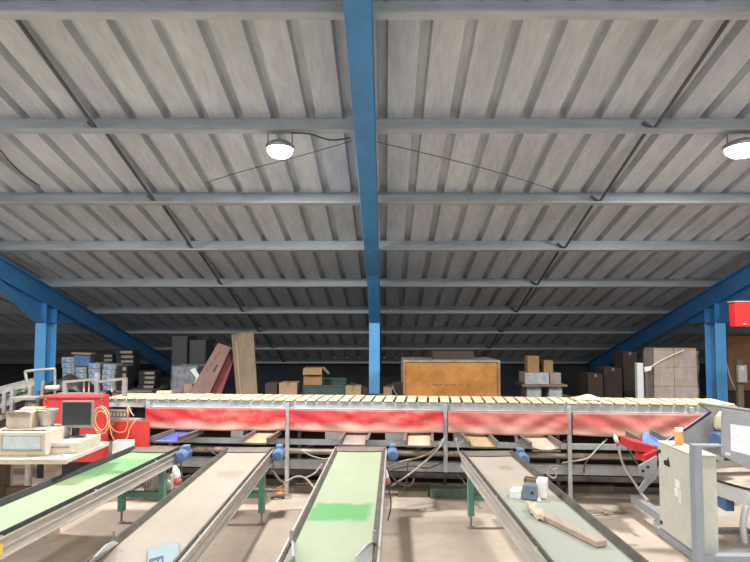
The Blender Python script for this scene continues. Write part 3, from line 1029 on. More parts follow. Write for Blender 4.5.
def pbar(p, q, w, h, m, name, par):
    return MB().bar(p, q, w, h).build(name, m, par)


for Y, dy in ((6.1, 0), (6.6, -3)):
    pbar(at(-40, 402 + dy, Y), at(34, 383 + dy, Y), 0.03, 0.05, GR, 'side_rail', inf)
    pbar(at(-40, 421 + dy, Y), at(30, 395 + dy, Y), 0.03, 0.05, GR, 'side_rail', inf)
    pbar(at(-40, 436 + dy, Y), at(14, 412 + dy, Y), 0.03, 0.05, DSTEEL, 'lower_rail', inf)
for px, py, Y in ((13, 388, 6.08), (5, 392, 6.08), (31, 386, 6.08), (-20, 395, 6.08)):
    a = at(px, py, Y)
    lo = 0.0 if px in (13, -20) else a.z - 0.22
    MB().box(a.x - 0.018, a.x + 0.018, Y - 0.02, Y + 0.02, lo, a.z).build('upright', GR, inf)
MB().prism([at(-40, 415, 6.12), at(30, 391, 6.12), at(30, 388, 6.55), at(-40, 412, 6.55)], (0, 0, 0.02)).build('belt', mat('dark_green_belt', (0.04, 0.12, 0.06), 0.6, 0, 0.2, 6), inf)
mb = MB()
for k in range(7):
    a, b = at(-30 + k * 9, 408.5 - k * 3, 6.1), at(-30 + k * 9, 406 - k * 3, 6.58)
    mb.cyl(a, b, 0.018, n=8)
mb.build('carrier_roller', DSTEEL, inf)

pf = thing('steel_pedestal', 'grey steel pedestal with a flat top in front of the blue post', 'stand', at(31, 415, 5.95) * 1, 0, kind='thing')
a, b = at(15, 397, 5.95), at(41, 399, 5.95)
MB().box(a.x, b.x, 5.85, 6.05, b.z, b.z + 0.025).build('top_plate', GR, pf)
c = at(31, 398, 5.95)
MB().cyl((c.x, 5.95, 0), (c.x, 5.95, b.z), 0.035, n=12).build('column', GR, pf)
MB().lathe([(0.10, 0.0), (0.05, 0.16), (0.035, 0.2)], (c.x, 5.95, b.z - 0.2), n=14).build('gusset_cone', GR, pf)
h = thing('hoop_rail', 'bent grey pipe rail crossing in front of the blue post', 'rail', at(27, 385, 6.4) * 1, 0, kind='thing')
MB().tube([at(31, 392, 6.4), at(27.5, 383, 6.4), at(25.5, 373, 6.4), at(27, 371.5, 6.4), at(40, 370, 6.4), at(55, 369, 6.4)], 0.018, sub=3).build('pipe', GR, h, smooth=True)
MB().tube([at(55, 369, 6.4), at(55, 398, 6.4)], 0.014).build('pipe_leg', GR, h)
rl = thing('feed_roller', 'pale roller lying level beside the bent pipe rail', 'roller', at(50, 389, 6.3) * 1, 0, kind='thing')
MB().cyl(at(46, 388, 6.3), at(59, 387.5, 6.3), 0.028, n=14).build('drum', mat('pale_roller', (0.55, 0.50, 0.42), 0.5, 0, 0.1, 9), rl, smooth=True)
pbar(at(43.5, 381, 6.3), at(42, 396, 6.3), 0.03, 0.02, GR, 'bracket', rl)
sh = thing('black_tarpaulin', 'black sheet bunched over machinery between the blue post and the guard rail', 'sheet', at(66, 385, 6.9) * 1, 0, kind='thing')
ca, cb_ = at(47, 390, 6.9), at(88, 390, 6.9)
MB().sheet(lambda u, v: (ca.x + (cb_.x - ca.x) * u, 6.75 + 0.4 * v, ca.z - 0.03 + (0.20 * math.sin(math.pi * min(1, u * 0.94 + 0.05)) ** 0.6 + 0.02 * math.sin(17 * u)) * math.sin(math.pi * v * 0.9 + 0.1) ** 0.5), 24, 10, (0, 0, -0.012)).build('folds', BLACK, sh, smooth=True)
MB().box(ca.x, cb_.x, 6.75, 7.1, 0, ca.z - 0.03).build('covered_block', BLACK, sh)
g = thing('guard_rail', 'light grey guard rail standing above the red cabinet', 'rail', at(80, 395, 6.3) * 1, 0, kind='thing')
base = at(65, 396, 6.0).z
for px, top in ((65.5, 381), (97.5, 373), (125, 378)):
    p = at(px, top, 6.0)
    MB().box(p.x - 0.02, p.x + 0.02, 5.98, 6.02, base, p.z).build('post', GR, g)
pbar(at(64, 382, 6.0), at(97, 379, 6.0), 0.03, 0.025, GR, 'top_rail', g)
pbar(at(97, 382, 6.0), at(126, 378.5, 6.0), 0.03, 0.025, GR, 'top_rail', g)
pbar(at(60, 394, 6.02), at(104, 394, 6.02), 0.10, 0.03, GR, 'base_rail', g)
for px in (84, 89, 112):
    pbar(at(px, 381.5, 6.02), at(px, 392, 6.02), 0.012, 0.012, PALEWOOD, 'baluster', g)

# ------------------------------------------------------------------ store behind the table
# potato crates (on the floor, mostly out of sight) that carry the small goods
CRW = mat('grey_crate_wood', (0.22, 0.18, 0.14), 0.85, 0, 0.25, 5)


def pallet_box(x, y, w, d, h, label, z0=0):
    t = thing('pallet_crate', label, 'crate', (x, y, z0), 0, 'slatted crates behind the sorting table', 'thing')
    n = 5
    for s_, yy in ((0, y - d / 2), (1, y + d / 2 - 0.022)):
        mb = MB()
        for k in range(n):
            z = z0 + 0.12 + (h - 0.15) * k / n
            mb.box(x - w / 2, x + w / 2, yy, yy + 0.022, z, z + (h - 0.15) / n - 0.015)
        mb.build('plank_side', CRW, t)
    for xx in (x - w / 2, x + w / 2 - 0.022):
        mb = MB()
        for k in range(n):
            z = z0 + 0.12 + (h - 0.15) * k / n
            mb.box(xx, xx + 0.022, y - d / 2 + 0.03, y + d / 2 - 0.03, z, z + (h - 0.15) / n - 0.015)
        mb.build('plank_end', CRW, t)
    for sx in (-1, 0, 1):
        MB().box(x + sx * (w / 2 - 0.06) - 0.05, x + sx * (w / 2 - 0.06) + 0.05, y - d / 2 + 0.03, y + d / 2 - 0.03, z0, z0 + 0.10).build('skid', CRW, t)
    MB().box(x - w / 2, x + w / 2, y - d / 2, y + d / 2, z0 + h - 0.03, z0 + h).build('lid', CRW, t)
    return t


CT = 0.80
pallet_box(at(95, 0, 9.2).x, 9.3, 1.08, 1.0, CT, 'slatted crate under the blue and white cartons')
pallet_box(at(150, 0, 9.2).x - 0.02, 9.35, 0.62, 0.9, CT, 'slatted crate under the dim dark cartons')
pallet_box(at(225, 0, 8.0).x + 0.02, 8.25, 1.08, 0.8, CT - 0.05, 'slatted crate under the leaning boards')
pallet_box(at(300, 0, 8.0).x, 8.25, 0.9, 0.8, CT - 0.02, 'slatted crate under the small open carton')
pallet_box(-0.17, 8.25, 0.8, 0.8, CT - 0.02, 'slatted crate under the slumped cartons')
pallet_box(at(545, 0, 8.2).x, 8.45, 0.8, 0.8, CT - 0.05, 'slatted crate under the banded shrink-wrapped boxes')

BW = mat('blue_white_print', (0.08, 0.22, 0.55), 0.6, 0, 0, 26, col2=(0.46, 0.51, 0.55), mix=(0.40, 0.58), stretch=(1, 1, 1.6))
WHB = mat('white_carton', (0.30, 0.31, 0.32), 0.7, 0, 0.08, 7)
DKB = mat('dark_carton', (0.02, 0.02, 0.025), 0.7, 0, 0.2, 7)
TANB = mat('tan_carton_end', (0.26, 0.23, 0.18), 0.75, 0, 0.15, 9)

ORD = ['lowest', 'second', 'third', 'fourth', 'fifth', 'sixth', 'seventh', 'eighth']


def carton_stack(pa, pb, ptop, Y, d, n, style, where, zb=CT):
    """one stack of small cartons, each its own thing with a printed band or a pale end"""
    xa, xb = at(pa, 380, Y).x, at(pb, 380, Y).x
    zt_ = at(pa, ptop, Y).z
    hh = (zt_ - zb) / n
    for k in range(n):
        j = rnd(-.012, .012)
        z0 = zb + k * hh
        o = MB().box(xa + 0.004 + j, xb - 0.006 + j, Y + rnd(0, .01), Y + d, z0 + 0.0005, z0 + hh - 0.003).build('small_carton', WHB if style == 'blue' else DKB, bevel=0.003)
        top = 'top' if k == n - 1 else ORD[k] + (' from below' if k else '')
        txt = 'blue-white carton, ' if style == 'blue' else 'dark carton, '
        tag(o, txt + top + ' in the stack ' + where, 'carton', 'cartons stacked beside the blue post')
        if style == 'blue':
            MB().box(xa + 0.02 + j, xb - 0.05 + j, Y - 0.003, Y + 0.006, z0 + hh * 0.12, z0 + hh * 0.88).build('printed_band', BW, o)
        else:
            MB().box(xa + 0.10 + j, xb - 0.02 + j, Y - 0.003, Y + 0.006, z0 + hh * 0.25, z0 + hh * 0.8).build('end_label', TANB, o)


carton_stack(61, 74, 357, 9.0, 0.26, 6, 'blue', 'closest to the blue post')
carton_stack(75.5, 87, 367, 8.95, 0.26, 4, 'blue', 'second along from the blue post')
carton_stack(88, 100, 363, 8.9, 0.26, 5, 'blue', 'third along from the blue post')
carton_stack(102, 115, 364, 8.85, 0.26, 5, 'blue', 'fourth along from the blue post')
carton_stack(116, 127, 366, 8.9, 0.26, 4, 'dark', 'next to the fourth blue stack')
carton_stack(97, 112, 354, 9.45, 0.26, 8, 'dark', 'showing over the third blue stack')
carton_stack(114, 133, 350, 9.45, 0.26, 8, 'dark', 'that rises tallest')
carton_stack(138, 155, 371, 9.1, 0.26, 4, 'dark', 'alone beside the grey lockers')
zb = at(0, 367, 8.95).z
o = MB().obox(at(81, 361, 9.05) + Vector((0, 0.1, 0.0)), (0.24, 0.2, 0.17), (0.06, 0.04, 0.15)).build('small_carton', mat('blue_carton', (0.09, 0.17, 0.38), 0.6, 0, 0.2, 9), bevel=0.003)
o.location.z = zb + 0.001
tag(o, 'tilted blue carton lying on the second stack from the blue post', 'carton')
o = MB().obox((0, 0, 0), (0.30, 0.2, 0.03), (0, 0.04, 0.1)).build('carton_lid', CARDL)
o.location = at(84, 352.5, 9.15)
o.location.z = zb + 0.186
tag(o, 'tan cardboard lid lying on the tilted blue carton', 'lid')

# dark lockers and wrapped stack
LOCK = mat('dark_grey_locker', (0.035, 0.04, 0.045), 0.5, 0.1, 0.1, 5)
for pa, pb, pt, lab in ((172, 187.5, 336, 'taller dark grey locker behind the plastic wrapped stack'), (189.5, 206, 340, 'shorter dark grey locker behind the leaning pinkish board')):
    a, b = at(pa, pt, 9.2), at(pb, pt, 9.2)
    t = thing('steel_locker', lab, 'locker', ((a.x + b.x) / 2, 9.4, 0), 0, kind='thing')
    MB().box(a.x, b.x, 9.2, 9.65, 0, a.z).build('body', LOCK, t, bevel=0.004)
    d = MB().box(a.x + 0.012, b.x - 0.012, 9.188, 9.2, 0.06, a.z - 0.02).build('door', LOCK, t, bevel=0.002)
    MB().box(b.x - 0.05, b.x - 0.035, 9.172, 9.19, a.z * 0.55, a.z * 0.55 + 0.12).build('handle', DSTEEL, d)

FILM = bpy.data.materials.new('clear_film')
FILM.use_nodes = True
nt = FILM.node_tree
nt.nodes.clear()
out = nt.nodes.new('ShaderNodeOutputMaterial')
tr = nt.nodes.new('ShaderNodeBsdfTransparent')
gl = nt.nodes.new('ShaderNodeBsdfPrincipled')
gl.inputs['Base Color'].default_value = (0.75, 0.77, 0.8, 1)
gl.inputs['Roughness'].default_value = 0.18
mx = nt.nodes.new('ShaderNodeMixShader')
nz = nt.nodes.new('ShaderNodeTexNoise')
nz.inputs['Scale'].default_value = 7
nz.inputs['Detail'].default_value = 6
rp = nt.nodes.new('ShaderNodeMapRange')
rp.inputs[1].default_value = 0.4
rp.inputs[2].default_value = 0.7
rp.inputs[3].default_value = 0.06
rp.inputs[4].default_value = 0.32
nt.links.new(nz.outputs['Fac'], rp.inputs[0])
nt.links.new(rp.outputs[0], mx.inputs[0])
nt.links.new(tr.outputs[0], mx.inputs[1])
nt.links.new(gl.outputs[0], mx.inputs[2])
nt.links.new(mx.outputs[0], out.inputs[0])


def wrap(x0, x1, y0, y1, z0, z1, label, top=True):
    """a crumpled skin of stretch film round a stack"""
    per = [(x0, y0), (x1, y0), (x1, y1), (x0, y1)]
    mb = MB()

    def fn(u, v):
        k = u * 4
        i = int(k) % 4
        f_ = k - int(k)
        a, b = per[i], per[(i + 1) % 4]
        w = 0.006 * math.sin(60 * u + 5 * v) + 0.005 * math.sin(23 * v + 9 * u)
        x, y = a[0] + (b[0] - a[0]) * f_, a[1] + (b[1] - a[1]) * f_
        cx_, cy_ = (x0 + x1) / 2, (y0 + y1) / 2
        return (x + (0.012 + w) * (1 if x > cx_ else -1), y + (0.012 + w) * (1 if y > cy_ else -1), z0 + (z1 - z0) * v)
    mb.sheet(fn, 64, 10, (0, 0, 0))
    bmesh.ops.remove_doubles(mb.bm, verts=mb.bm.verts, dist=1e-5)
    o = mb.build('stretch_film', FILM, smooth=True)
    return tag(o, label, 'plastic film')


GB = mat('grey_board_boxes', (0.12, 0.13, 0.155), 0.6, 0, 0.15, 6)
a, b = at(172.5, 367, 8.55), at(197, 395, 8.55)
o = MB().box(a.x, b.x, 8.55, 8.95, 0, a.z).build('wrapped_block', GB, bevel=0.006)
tag(o, 'grey boxed block under crumpled film in front of the taller locker', 'boxed goods')
wrap(a.x, b.x, 8.55, 8.95, b.z - 0.15, a.z + 0.02, 'crumpled clear film round the grey block before the lockers')
o = MB().prism([at(190, 370, 8.50), at(195, 368, 8.50), at(200, 377, 8.50), at(195, 388, 8.50), at(193, 386, 8.50), at(196, 378, 8.50)], (0, 0.006, 0)).build('film_strip', WHITE)
tag(o, 'white strip of torn film beside the leaning pinkish board', 'plastic film')


def carton(pa, pb, ptop, Y, d, z0, m, label, rz=0.0, flaps=False, tape=True, name='cardboard_box'):
    a, b = at(pa, ptop, Y), at(pb, ptop, Y)
    xc, w, zt_ = (a.x + b.x) / 2, b.x - a.x, a.z
    Mx = Matrix.Translation((xc, Y + d / 2, 0)) @ Matrix.Rotation(rz, 4, 'Z')
    o = MB(Mx).box(-w / 2, w / 2, -d / 2, d / 2, z0, zt_).build(name, m, bevel=0.004)
    tag(o, label, 'box')
    if tape:
        MB(Mx).box(-0.02, 0.02, -d / 2 - 0.001, d / 2 + 0.001, zt_ - 0.05, zt_ + 0.001).build('tape', CARDL if m is not CARDL else CARD, o)
    if flaps:
        MB(Mx).prism([(-w / 2, -d / 2 - 0.003, zt_), (w / 2, -d / 2 - 0.003, zt_), (w / 2 + 0.005, -d / 2 - 0.05, zt_ - 0.09), (-w / 2 - .005, -d / 2 - 0.05, zt_ - 0.09)], (0, -0.004, 0)).build('flap', m, o)
        MB(Mx).prism([(w / 2, -d / 2, zt_), (w / 2, d / 2, zt_), (w / 2 + 0.09, d / 2, zt_ - 0.09), (w / 2 + 0.09, -d / 2, zt_ - 0.09)], (0, 0, 0.004)).build('flap', CARDL, o)
    return o


T8 = CT - 0.02
carton(184, 192, 384, 8.25, 0.2, 0, CARDL, 'narrow tan cardboard box at the foot of the leaning pinkish board', tape=False)

# leaning boards
PINK = mat('pinkish_board', (0.215, 0.12, 0.10), 0.75, 0, 0.14, 6)
DRED = mat('dull_red_board', (0.20, 0.045, 0.04), 0.7, 0, 0.2, 6)


def board(p, q, w, th, m, name, label, cut=0.0):
    p, q = Vector(p), Vector(q)
    o = MB().bar(p, q, w, th, (1, 0, 0)).build(name, m, bevel=0.004)
    return tag(o, label, 'board')


a, b = at(196.5, 396, 8.0), at(224.5, 345, 8.35)
wd = 0.255
ax = (b - a).normalized()
side = Vector((1, 0, 0)) - ax * ax.x
side.normalize()
pts = [a - side * wd * 0.5, a + side * wd * 0.62, b + side * wd * 0.42, b - side * wd * 0.42]
pb_ = MB().prism(pts, ax.cross(side) * 0.03).build('leaning_board', PINK, bevel=0.004)
tag(pb_, 'pinkish stained board leaning diagonally against the upright plank', 'board')
nrm_ = ax.cross(side)
sg = -1 if nrm_.y > 0 else 1
mb = MB()
mid = a + ax * 0.42 + side * 0.05
for du in (0, 0.035, 0.07):
    c0 = mid + ax * du + nrm_ * (0.0 if nrm_.y > 0 else 0.03)
    mb.obox(c0, (0.018, 0.012, 0.06), (0, 0.45, 0))
mb.build('hand_slot', BLACK, pb_)
STN = mat('dark_stain', (0.16, 0.085, 0.07), 0.8, 0, 0.2, 9)
mb = MB()
for k, (u, v, r_) in enumerate(((0.62, -0.03, .05), (0.50, -0.04, .045), (0.40, -0.05, .04), (0.30, -0.06, .035), (0.70, -0.01, .04))):
    c0 = a + ax * u + side * v + nrm_ * (-0.0008 if nrm_.y > 0 else 0.0308)
    mb.prism([c0 + (side * math.cos(t_) * r_ * 0.6 + ax * math.sin(t_) * r_) * (0.75 + 0.25 * math.sin(3 * t_ + k)) for t_ in [i * math.pi / 8 for i in range(16)]], nrm_ * (0.0016))
mb.build('stain_marks', STN, pb_)
a, b = at(214, 396, 8.12), at(232, 352, 8.45)
ax = (b - a).normalized()
side = (Vector((1, 0, 0)) - ax * ax.x).normalized()
o = MB().prism([a - side * 0.09, a + side * 0.09, b + side * 0.07, b - side * 0.07], ax.cross(side) * 0.025).build('leaning_board', DRED, bevel=0.004)
tag(o, 'dull red board leaning behind the pinkish one', 'board')
a, b = at(246.5, 397, 8.0), at(242.5, 333, 8.25)
ax = (b - a).normalized()
side = (Vector((1, 0, 0)) - ax * ax.x).normalized()
up = MB().prism([a - side * 0.14, a + side * 0.155, b + side * 0.16, b - side * 0.165], ax.cross(side) * 0.035).build('leaning_plank', WOOD, bevel=0.005)
tag(up, 'tall weathered brown plank standing upright between boards and cartons', 'board')
nrm_ = ax.cross(side)
o1 = nrm_ * (-0.004 if nrm_.y > 0 else 0.036)
MB().prism([a - side * 0.085 + o1, a - side * 0.07 + o1, b - side * 0.095 + ax * -0.1 + o1, b - side * 0.11 + ax * -0.1 + o1], nrm_ * 0.003).build('edge_strip', CARDL, up)

# cartons between the plank and the middle post
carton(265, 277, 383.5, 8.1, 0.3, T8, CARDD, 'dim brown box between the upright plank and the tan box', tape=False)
carton(279, 297, 383, 8.0, 0.3, T8, CARDL, 'low tan box standing on the crate left of the green crates')
# green plastic crates
GRN = mat('dull_green_plastic', (0.04, 0.075, 0.06), 0.6, 0, 0.15, 8)


def green_crate(x0, x1, y0, y1, z0, z1, label):
    t = thing('plastic_crate', label, 'crate', ((x0 + x1) / 2, (y0 + y1) / 2, z0), 0, 'green plastic crates', 'thing')
    mb = MB()
    for (a_, b_, c_, d_) in ((x0, x1, y0, y0 + .01), (x0, x1, y1 - .01, y1), (x0, x0 + .01, y0, y1), (x1 - .01, x1, y0, y1)):
        mb.box(a_, b_, c_, d_, z0, z1)
    mb.box(x0, x1, y0, y1, z0, z0 + 0.01)
    mb.build('tub', GRN, t)
    mb = MB()
    n = max(2, int((x1 - x0) / 0.06))
    for k in range(n + 1):
        x = x0 + (x1 - x0) * k / n
        mb.box(x - 0.006, x + 0.006, y0 - 0.008, y0, z0, z1)
    mb.box(x0 - 0.01, x1 + 0.01, y0 - 0.012, y0, z1 - 0.02, z1)
    mb.build('rib_band', GRN, t)


a, b = at(303, 385.5, 8.0), at(345, 392, 8.0)
green_crate(a.x, b.x, 8.0, 8.4, T8, a.z, 'dull green plastic crate carrying the small open carton')
c = at(346, 378.5, 8.5)
green_crate(at(322, 0, 8.42).x, c.x, 8.42, 8.64, T8, at(0, 379, 8.42).z, 'dull green plastic crate behind the small open carton')
carton(303.5, 322, 368, 8.05, 0.26, a.z, CARD, 'small open brown carton with flaps on the green crate', flaps=True, tape=False)
carton(345.5, 361, 386.5, 7.95, 0.25, T8, CARDL, 'little pale pink box in front of the slumped brown carton')
o = MB().obox(at(358, 383, 8.25), (0.26, 0.22, 0.13), (0.05, 0.28, 0.1)).build('cardboard_box', CARDD, bevel=0.004)
tag(o, 'slumped brown carton leaning beside the blue middle post', 'box')
o.location.z = T8 + 0.0
# right of the post
carton(383.5, 392, 388, 8.0, 0.2, T8, CARDL, 'tiny tan box just past the blue middle post', tape=False)
o = MB().obox(at(394, 386, 8.3), (0.25, 0.2, 0.15), (0.0, -0.25, 0.3)).build('cardboard_box', CARDD, bevel=0.004)
o.location.z = T8
tag(o, 'tilted dim carton squeezed between middle post and big crate', 'box')
o = MB().sheet(lambda u, v: (at(398, 385, 7.87).x - 0.10 * u + 0.02, 7.87 + 0.1 * v, T8 + 0.01 + 0.18 * u * (1 - 0.3 * v) + 0.01 * math.sin(9 * u + 7 * v)), 10, 8, (0, 0, 0.01)).build('film_scrap', mat('dirty_white_film', (0.42, 0.42, 0.42), 0.4, 0, 0.2, 9), smooth=True)
o.location.z = T8 + 0.001
tag(o, 'dirty white film scrap tucked against the big crate', 'plastic film')

# big orange-brown crate
BIG = mat('orange_brown_plywood', (0.31, 0.115, 0.018), 0.55, 0, 0, 4.0, col2=(0.49, 0.22, 0.045), mix=(0.3, 0.6), fine=0.1)
a, b = at(403, 361, 7.75), at(500.5, 400, 7.75)
cr = thing('plywood_crate', 'big orange-brown plywood crate with a metal-edged top', 'crate', ((a.x + b.x) / 2, 8.2, 0), 0, kind='thing')
MB().box(a.x + 0.03, b.x - 0.03, 7.76, 8.7, 0.1, a.z - 0.012).build('front_panel', BIG, cr)
EDG = mat('worn_edge_metal', (0.36, 0.31, 0.27), 0.5, 0.3, 0.2, 9)
MB().box(a.x, b.x, 7.74, 8.72, a.z - 0.012, a.z + 0.008).build('top_edge', EDG, cr)
for x in (a.x, b.x - 0.035):
    MB().box(x, x + 0.035, 7.74, 7.79, 0.0, a.z - 0.012).build('corner_post', mat('brown_post', (0.26, 0.15, 0.09), 0.6, 0, 0.2, 8), cr)
    MB().box(x, x + 0.035, 8.67, 8.72, 0.0, a.z - 0.012).build('corner_post', MATS['brown_post'], cr)
mb = MB()
for k in range(15):
    q = at(433 + k * 2.7, 384.5 + (k % 3) * 0.25, 7.757)
    if k in (4, 9, 12):
        continue
    mb.box(q.x - 0.012, q.x + 0.010, 7.757, 7.762, q.z - 0.008, q.z + 0.006)
mb.build('faint_stencil', mat('stencil_brown', (0.14, 0.07, 0.03), 0.7, 0, 0.2, 9), cr)
mb = MB()
for (u, v) in ((446, 389), (410, 366), (494, 392), (411, 393), (476, 366)):
    q = at(u, v, 7.755)
    mb.cyl((q.x, 7.755, q.z), (q.x, 7.765, q.z), 0.008, n=8)
mb.build('screw_head', DSTEEL, cr)
carton(433, 474, 351.5, 8.1, 0.4, a.z + 0.0085, CARDD, 'flat dim carton lying on top of the big orange-brown crate', tape=False)

# banded grey boxes with two brown uprights
T5 = CT - 0.05
a, b = at(525, 373, 8.1), at(562, 398, 8.1)
zs = at(0, 386.5, 8.1).z
GBX = mat('grey_wrapped_box', (0.30, 0.31, 0.33), 0.35, 0, 0, 14, col2=(0.45, 0.46, 0.48), mix=(0.4, 0.65))
for i, (pa, pb, lab) in enumerate(((525, 549, 'grey wrapped box, wider of the two above the brown board'), (550, 561, 'brownish wrapped box, narrower of the two above the brown board'))):
    p, q = at(pa, 373, 8.12), at(pb, 373, 8.12)
    o = MB().box(p.x, q.x, 8.12, 8.5, zs + 0.031, p.z).build('wrapped_box', GBX if i == 0 else mat('brown_wrapped_box', (0.27, 0.22, 0.2), 0.4, 0, 0.2, 12), bevel=0.004)
    tag(o, lab, 'box')
for i, (pa, pb, lab) in enumerate(((527, 541, 'grey wrapped box under the brown board, beside the big crate'), (549, 562, 'grey wrapped box under the brown board, away from the big crate'))):
    p, q = at(pa, 373, 8.12), at(pb, 373, 8.12)
    o = MB().box(p.x, q.x, 8.12, 8.5, T5, zs - 0.001).build('wrapped_box', GBX, bevel=0.004)
    tag(o, lab, 'box')
p, q = at(522, 386, 8.08), at(567, 386, 8.08)
o = MB().box(p.x, q.x, 8.05, 8.6, zs, zs + 0.03).build('wooden_board', WOOD, bevel=0.003)
tag(o, 'brown board lying between the upper and lower wrapped boxes', 'board')
for pa, pb, pt, lab in ((527.5, 539, 356, 'taller brown carton standing on the grey wrapped boxes'), (544, 553, 360.5, 'shorter brown carton standing on the grey wrapped boxes')):
    carton(pa, pb, pt, 8.2, 0.18, at(0, 373, 8.12).z + 0.0, CARD, lab, tape=False)

# dim cartons towards the haunched post
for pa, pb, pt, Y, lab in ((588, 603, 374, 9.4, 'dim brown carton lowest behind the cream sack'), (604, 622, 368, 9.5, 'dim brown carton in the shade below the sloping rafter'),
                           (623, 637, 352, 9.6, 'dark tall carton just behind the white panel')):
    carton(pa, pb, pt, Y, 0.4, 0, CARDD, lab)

# stretch-wrapped pallet of cartons
Yp = 8.0
xa, xb = at(645, 0, Yp).x, at(687, 0, Yp).x
zt_ = at(660, 348, Yp).z
pal = thing('wooden_pallet', 'wooden pallet under the stretch-wrapped cartons', 'pallet', ((xa + xb) / 2, Yp + 0.3, 0), 0, kind='thing')
mb = MB()
for k in range(5):
    mb.box(xa - 0.02, xb + 0.02, Yp + k * 0.065, Yp + k * 0.065 + 0.05, 0.12, 0.14)
mb.build('deck_board', WOOD, pal)
for x in (xa, (xa + xb) / 2 - 0.04, xb - 0.08):
    MB().box(x, x + 0.08, Yp, Yp + 0.34, 0, 0.12).build('bearer', WOOD, pal)
xm = xa + (xb - xa) * 0.47
rows = 5
hh = (zt_ - 0.141) / rows
LIL = mat('lilac_print', (0.30, 0.29, 0.36), 0.7, 0, 0.1, 9)
PCAR = mat('pale_brown_carton', (0.36, 0.265, 0.20), 0.75, 0, 0.08, 5)
for k in range(rows):
    for (u, v, side_) in ((xa, xm, 'beside the white panel'), (xm, xb, 'on the blue post side')):
        z0 = 0.141 + k * hh
        o = MB().box(u + 0.004, v - 0.004, Yp + 0.01, Yp + 0.30, z0 + 0.001, z0 + hh - 0.003).build('cardboard_box', PCAR, bevel=0.005)
        lv = ['lowest', 'second lowest', 'middle', 'second highest', 'top'][k]
        tag(o, 'pale brown carton in the wrapped pallet stack, ' + lv + ' layer ' + side_, 'box', 'cartons on the wrapped pallet')
        cx_ = (u + v) / 2
        mb = MB()
        for s_ in (-1, 1):
            mb.box(cx_ + s_ * 0.03 - 0.02, cx_ + s_ * 0.03 + 0.02, Yp + 0.008, Yp + 0.012, z0 + hh * 0.35, z0 + hh * 0.6)
        mb.build('printed_mark', LIL, o)
film = wrap(xa, xb, Yp, Yp + 0.31, 0.3, zt_ - 0.04, 'clear stretch film wound round the pallet of pale brown cartons')
MB().tube([at(644, 372, Yp - 0.03), at(660, 361, Yp - 0.03), at(684, 350, Yp - 0.03)], 0.008, sub=2).build('film_edge', WHITE, film)
p, q = at(637, 363, 7.85), at(644, 392, 7.85)
o = MB().box(p.x, q.x, 7.85, 7.93, 0, p.z).build('white_panel', mat('off_white_panel', (0.60, 0.63, 0.62), 0.5, 0, 0.05, 6), bevel=0.006)
tag(o, 'narrow white panel standing against the wrapped pallet', 'panel')
o = MB().prism([at(644, 367, 7.9), at(652, 366, 7.9), at(651, 370, 7.9), at(645, 372, 7.9)], (0, 0.008, 0)).build('paper_label', WHITE)
tag(o, 'small bright paper label stuck on the stretch film', 'label')

# goods right of the far post
carton(727, 762, 336, 10.2, 0.4, 0.66, mat('rust_brown_box', (0.27, 0.14, 0.07), 0.8, 0, 0.15, 6), 'rusty brown box stack behind the white electric box', tape=False)
carton(727, 764, 391.5, 10.2, 0.4, 0, CARDD, 'dim box carrying the rusty brown box', tape=False)
eb = thing('electric_box', 'small white electric box on a wooden upright past the blue post', 'electric box', at(741, 385, 8.5) * 1, 0, kind='thing')
p, q = at(736, 365, 8.5), at(745, 382, 8.5)
MB().box(p.x, q.x, 8.44, 8.5, q.z, p.z).build('case', mat('grey_white_case', (0.5, 0.5, 0.48), 0.5, 0, 0.06, 8), eb, bevel=0.006)
MB().box(p.x + 0.03, p.x + 0.08, 8.435, 8.442, p.z - 0.07, p.z - 0.02).build('switch', WHITE, eb)
MB().box(p.x + 0.02, q.x - 0.02, 8.5, 8.56, 0, p.z + 0.08).build('upright', WOOD, eb)
strand('conduit', [at(715, 300, 9.5), at(718, 325, 9.68), at(727, 366, 9.3), at(733, 385, 9.2), at(738, 400, 9.1), Vector((5.35, 9.05, 0.0))], 0.014, GALV, 'thin grey conduit running down past the blue post', 'conduit')

# red hopper at the upper edge
rh = thing('red_hopper', 'bright red steel hopper at the photo edge under the roof', 'hopper', (4.7, 6.9, 0), 0, kind='thing')
p, q = at(735, 302, 6.5), at(735, 326.5, 6.5)
MB().box(p.x, p.x + 0.9, 6.5, 6.62, q.z, p.z).build('body', mat('hopper_red', (0.66, 0.03, 0.03), 0.4, 0, 0.08, 5), rh, bevel=0.004)
MB().box(p.x - 0.01, p.x + 0.91, 6.49, 6.63, p.z, p.z + 0.012).build('rim', mat('lit_red_rim', (0.66, 0.30, 0.27), 0.4, 0, 0.08, 5), rh)  # hopper red paled here, painting in the light on its top edge
MB().cyl((p.x + 0.1, 6.49, q.z + 0.03), (p.x + 0.1, 6.51, q.z + 0.03), 0.01, n=8).build('bolt', WHITE, rh)
for x in (p.x + 0.55, p.x + 0.85):
    for y in (6.56,):
        MB().box(x - 0.025, x + 0.025, y - 0.025, y + 0.025, 0, q.z).build('leg', STEEL, rh)

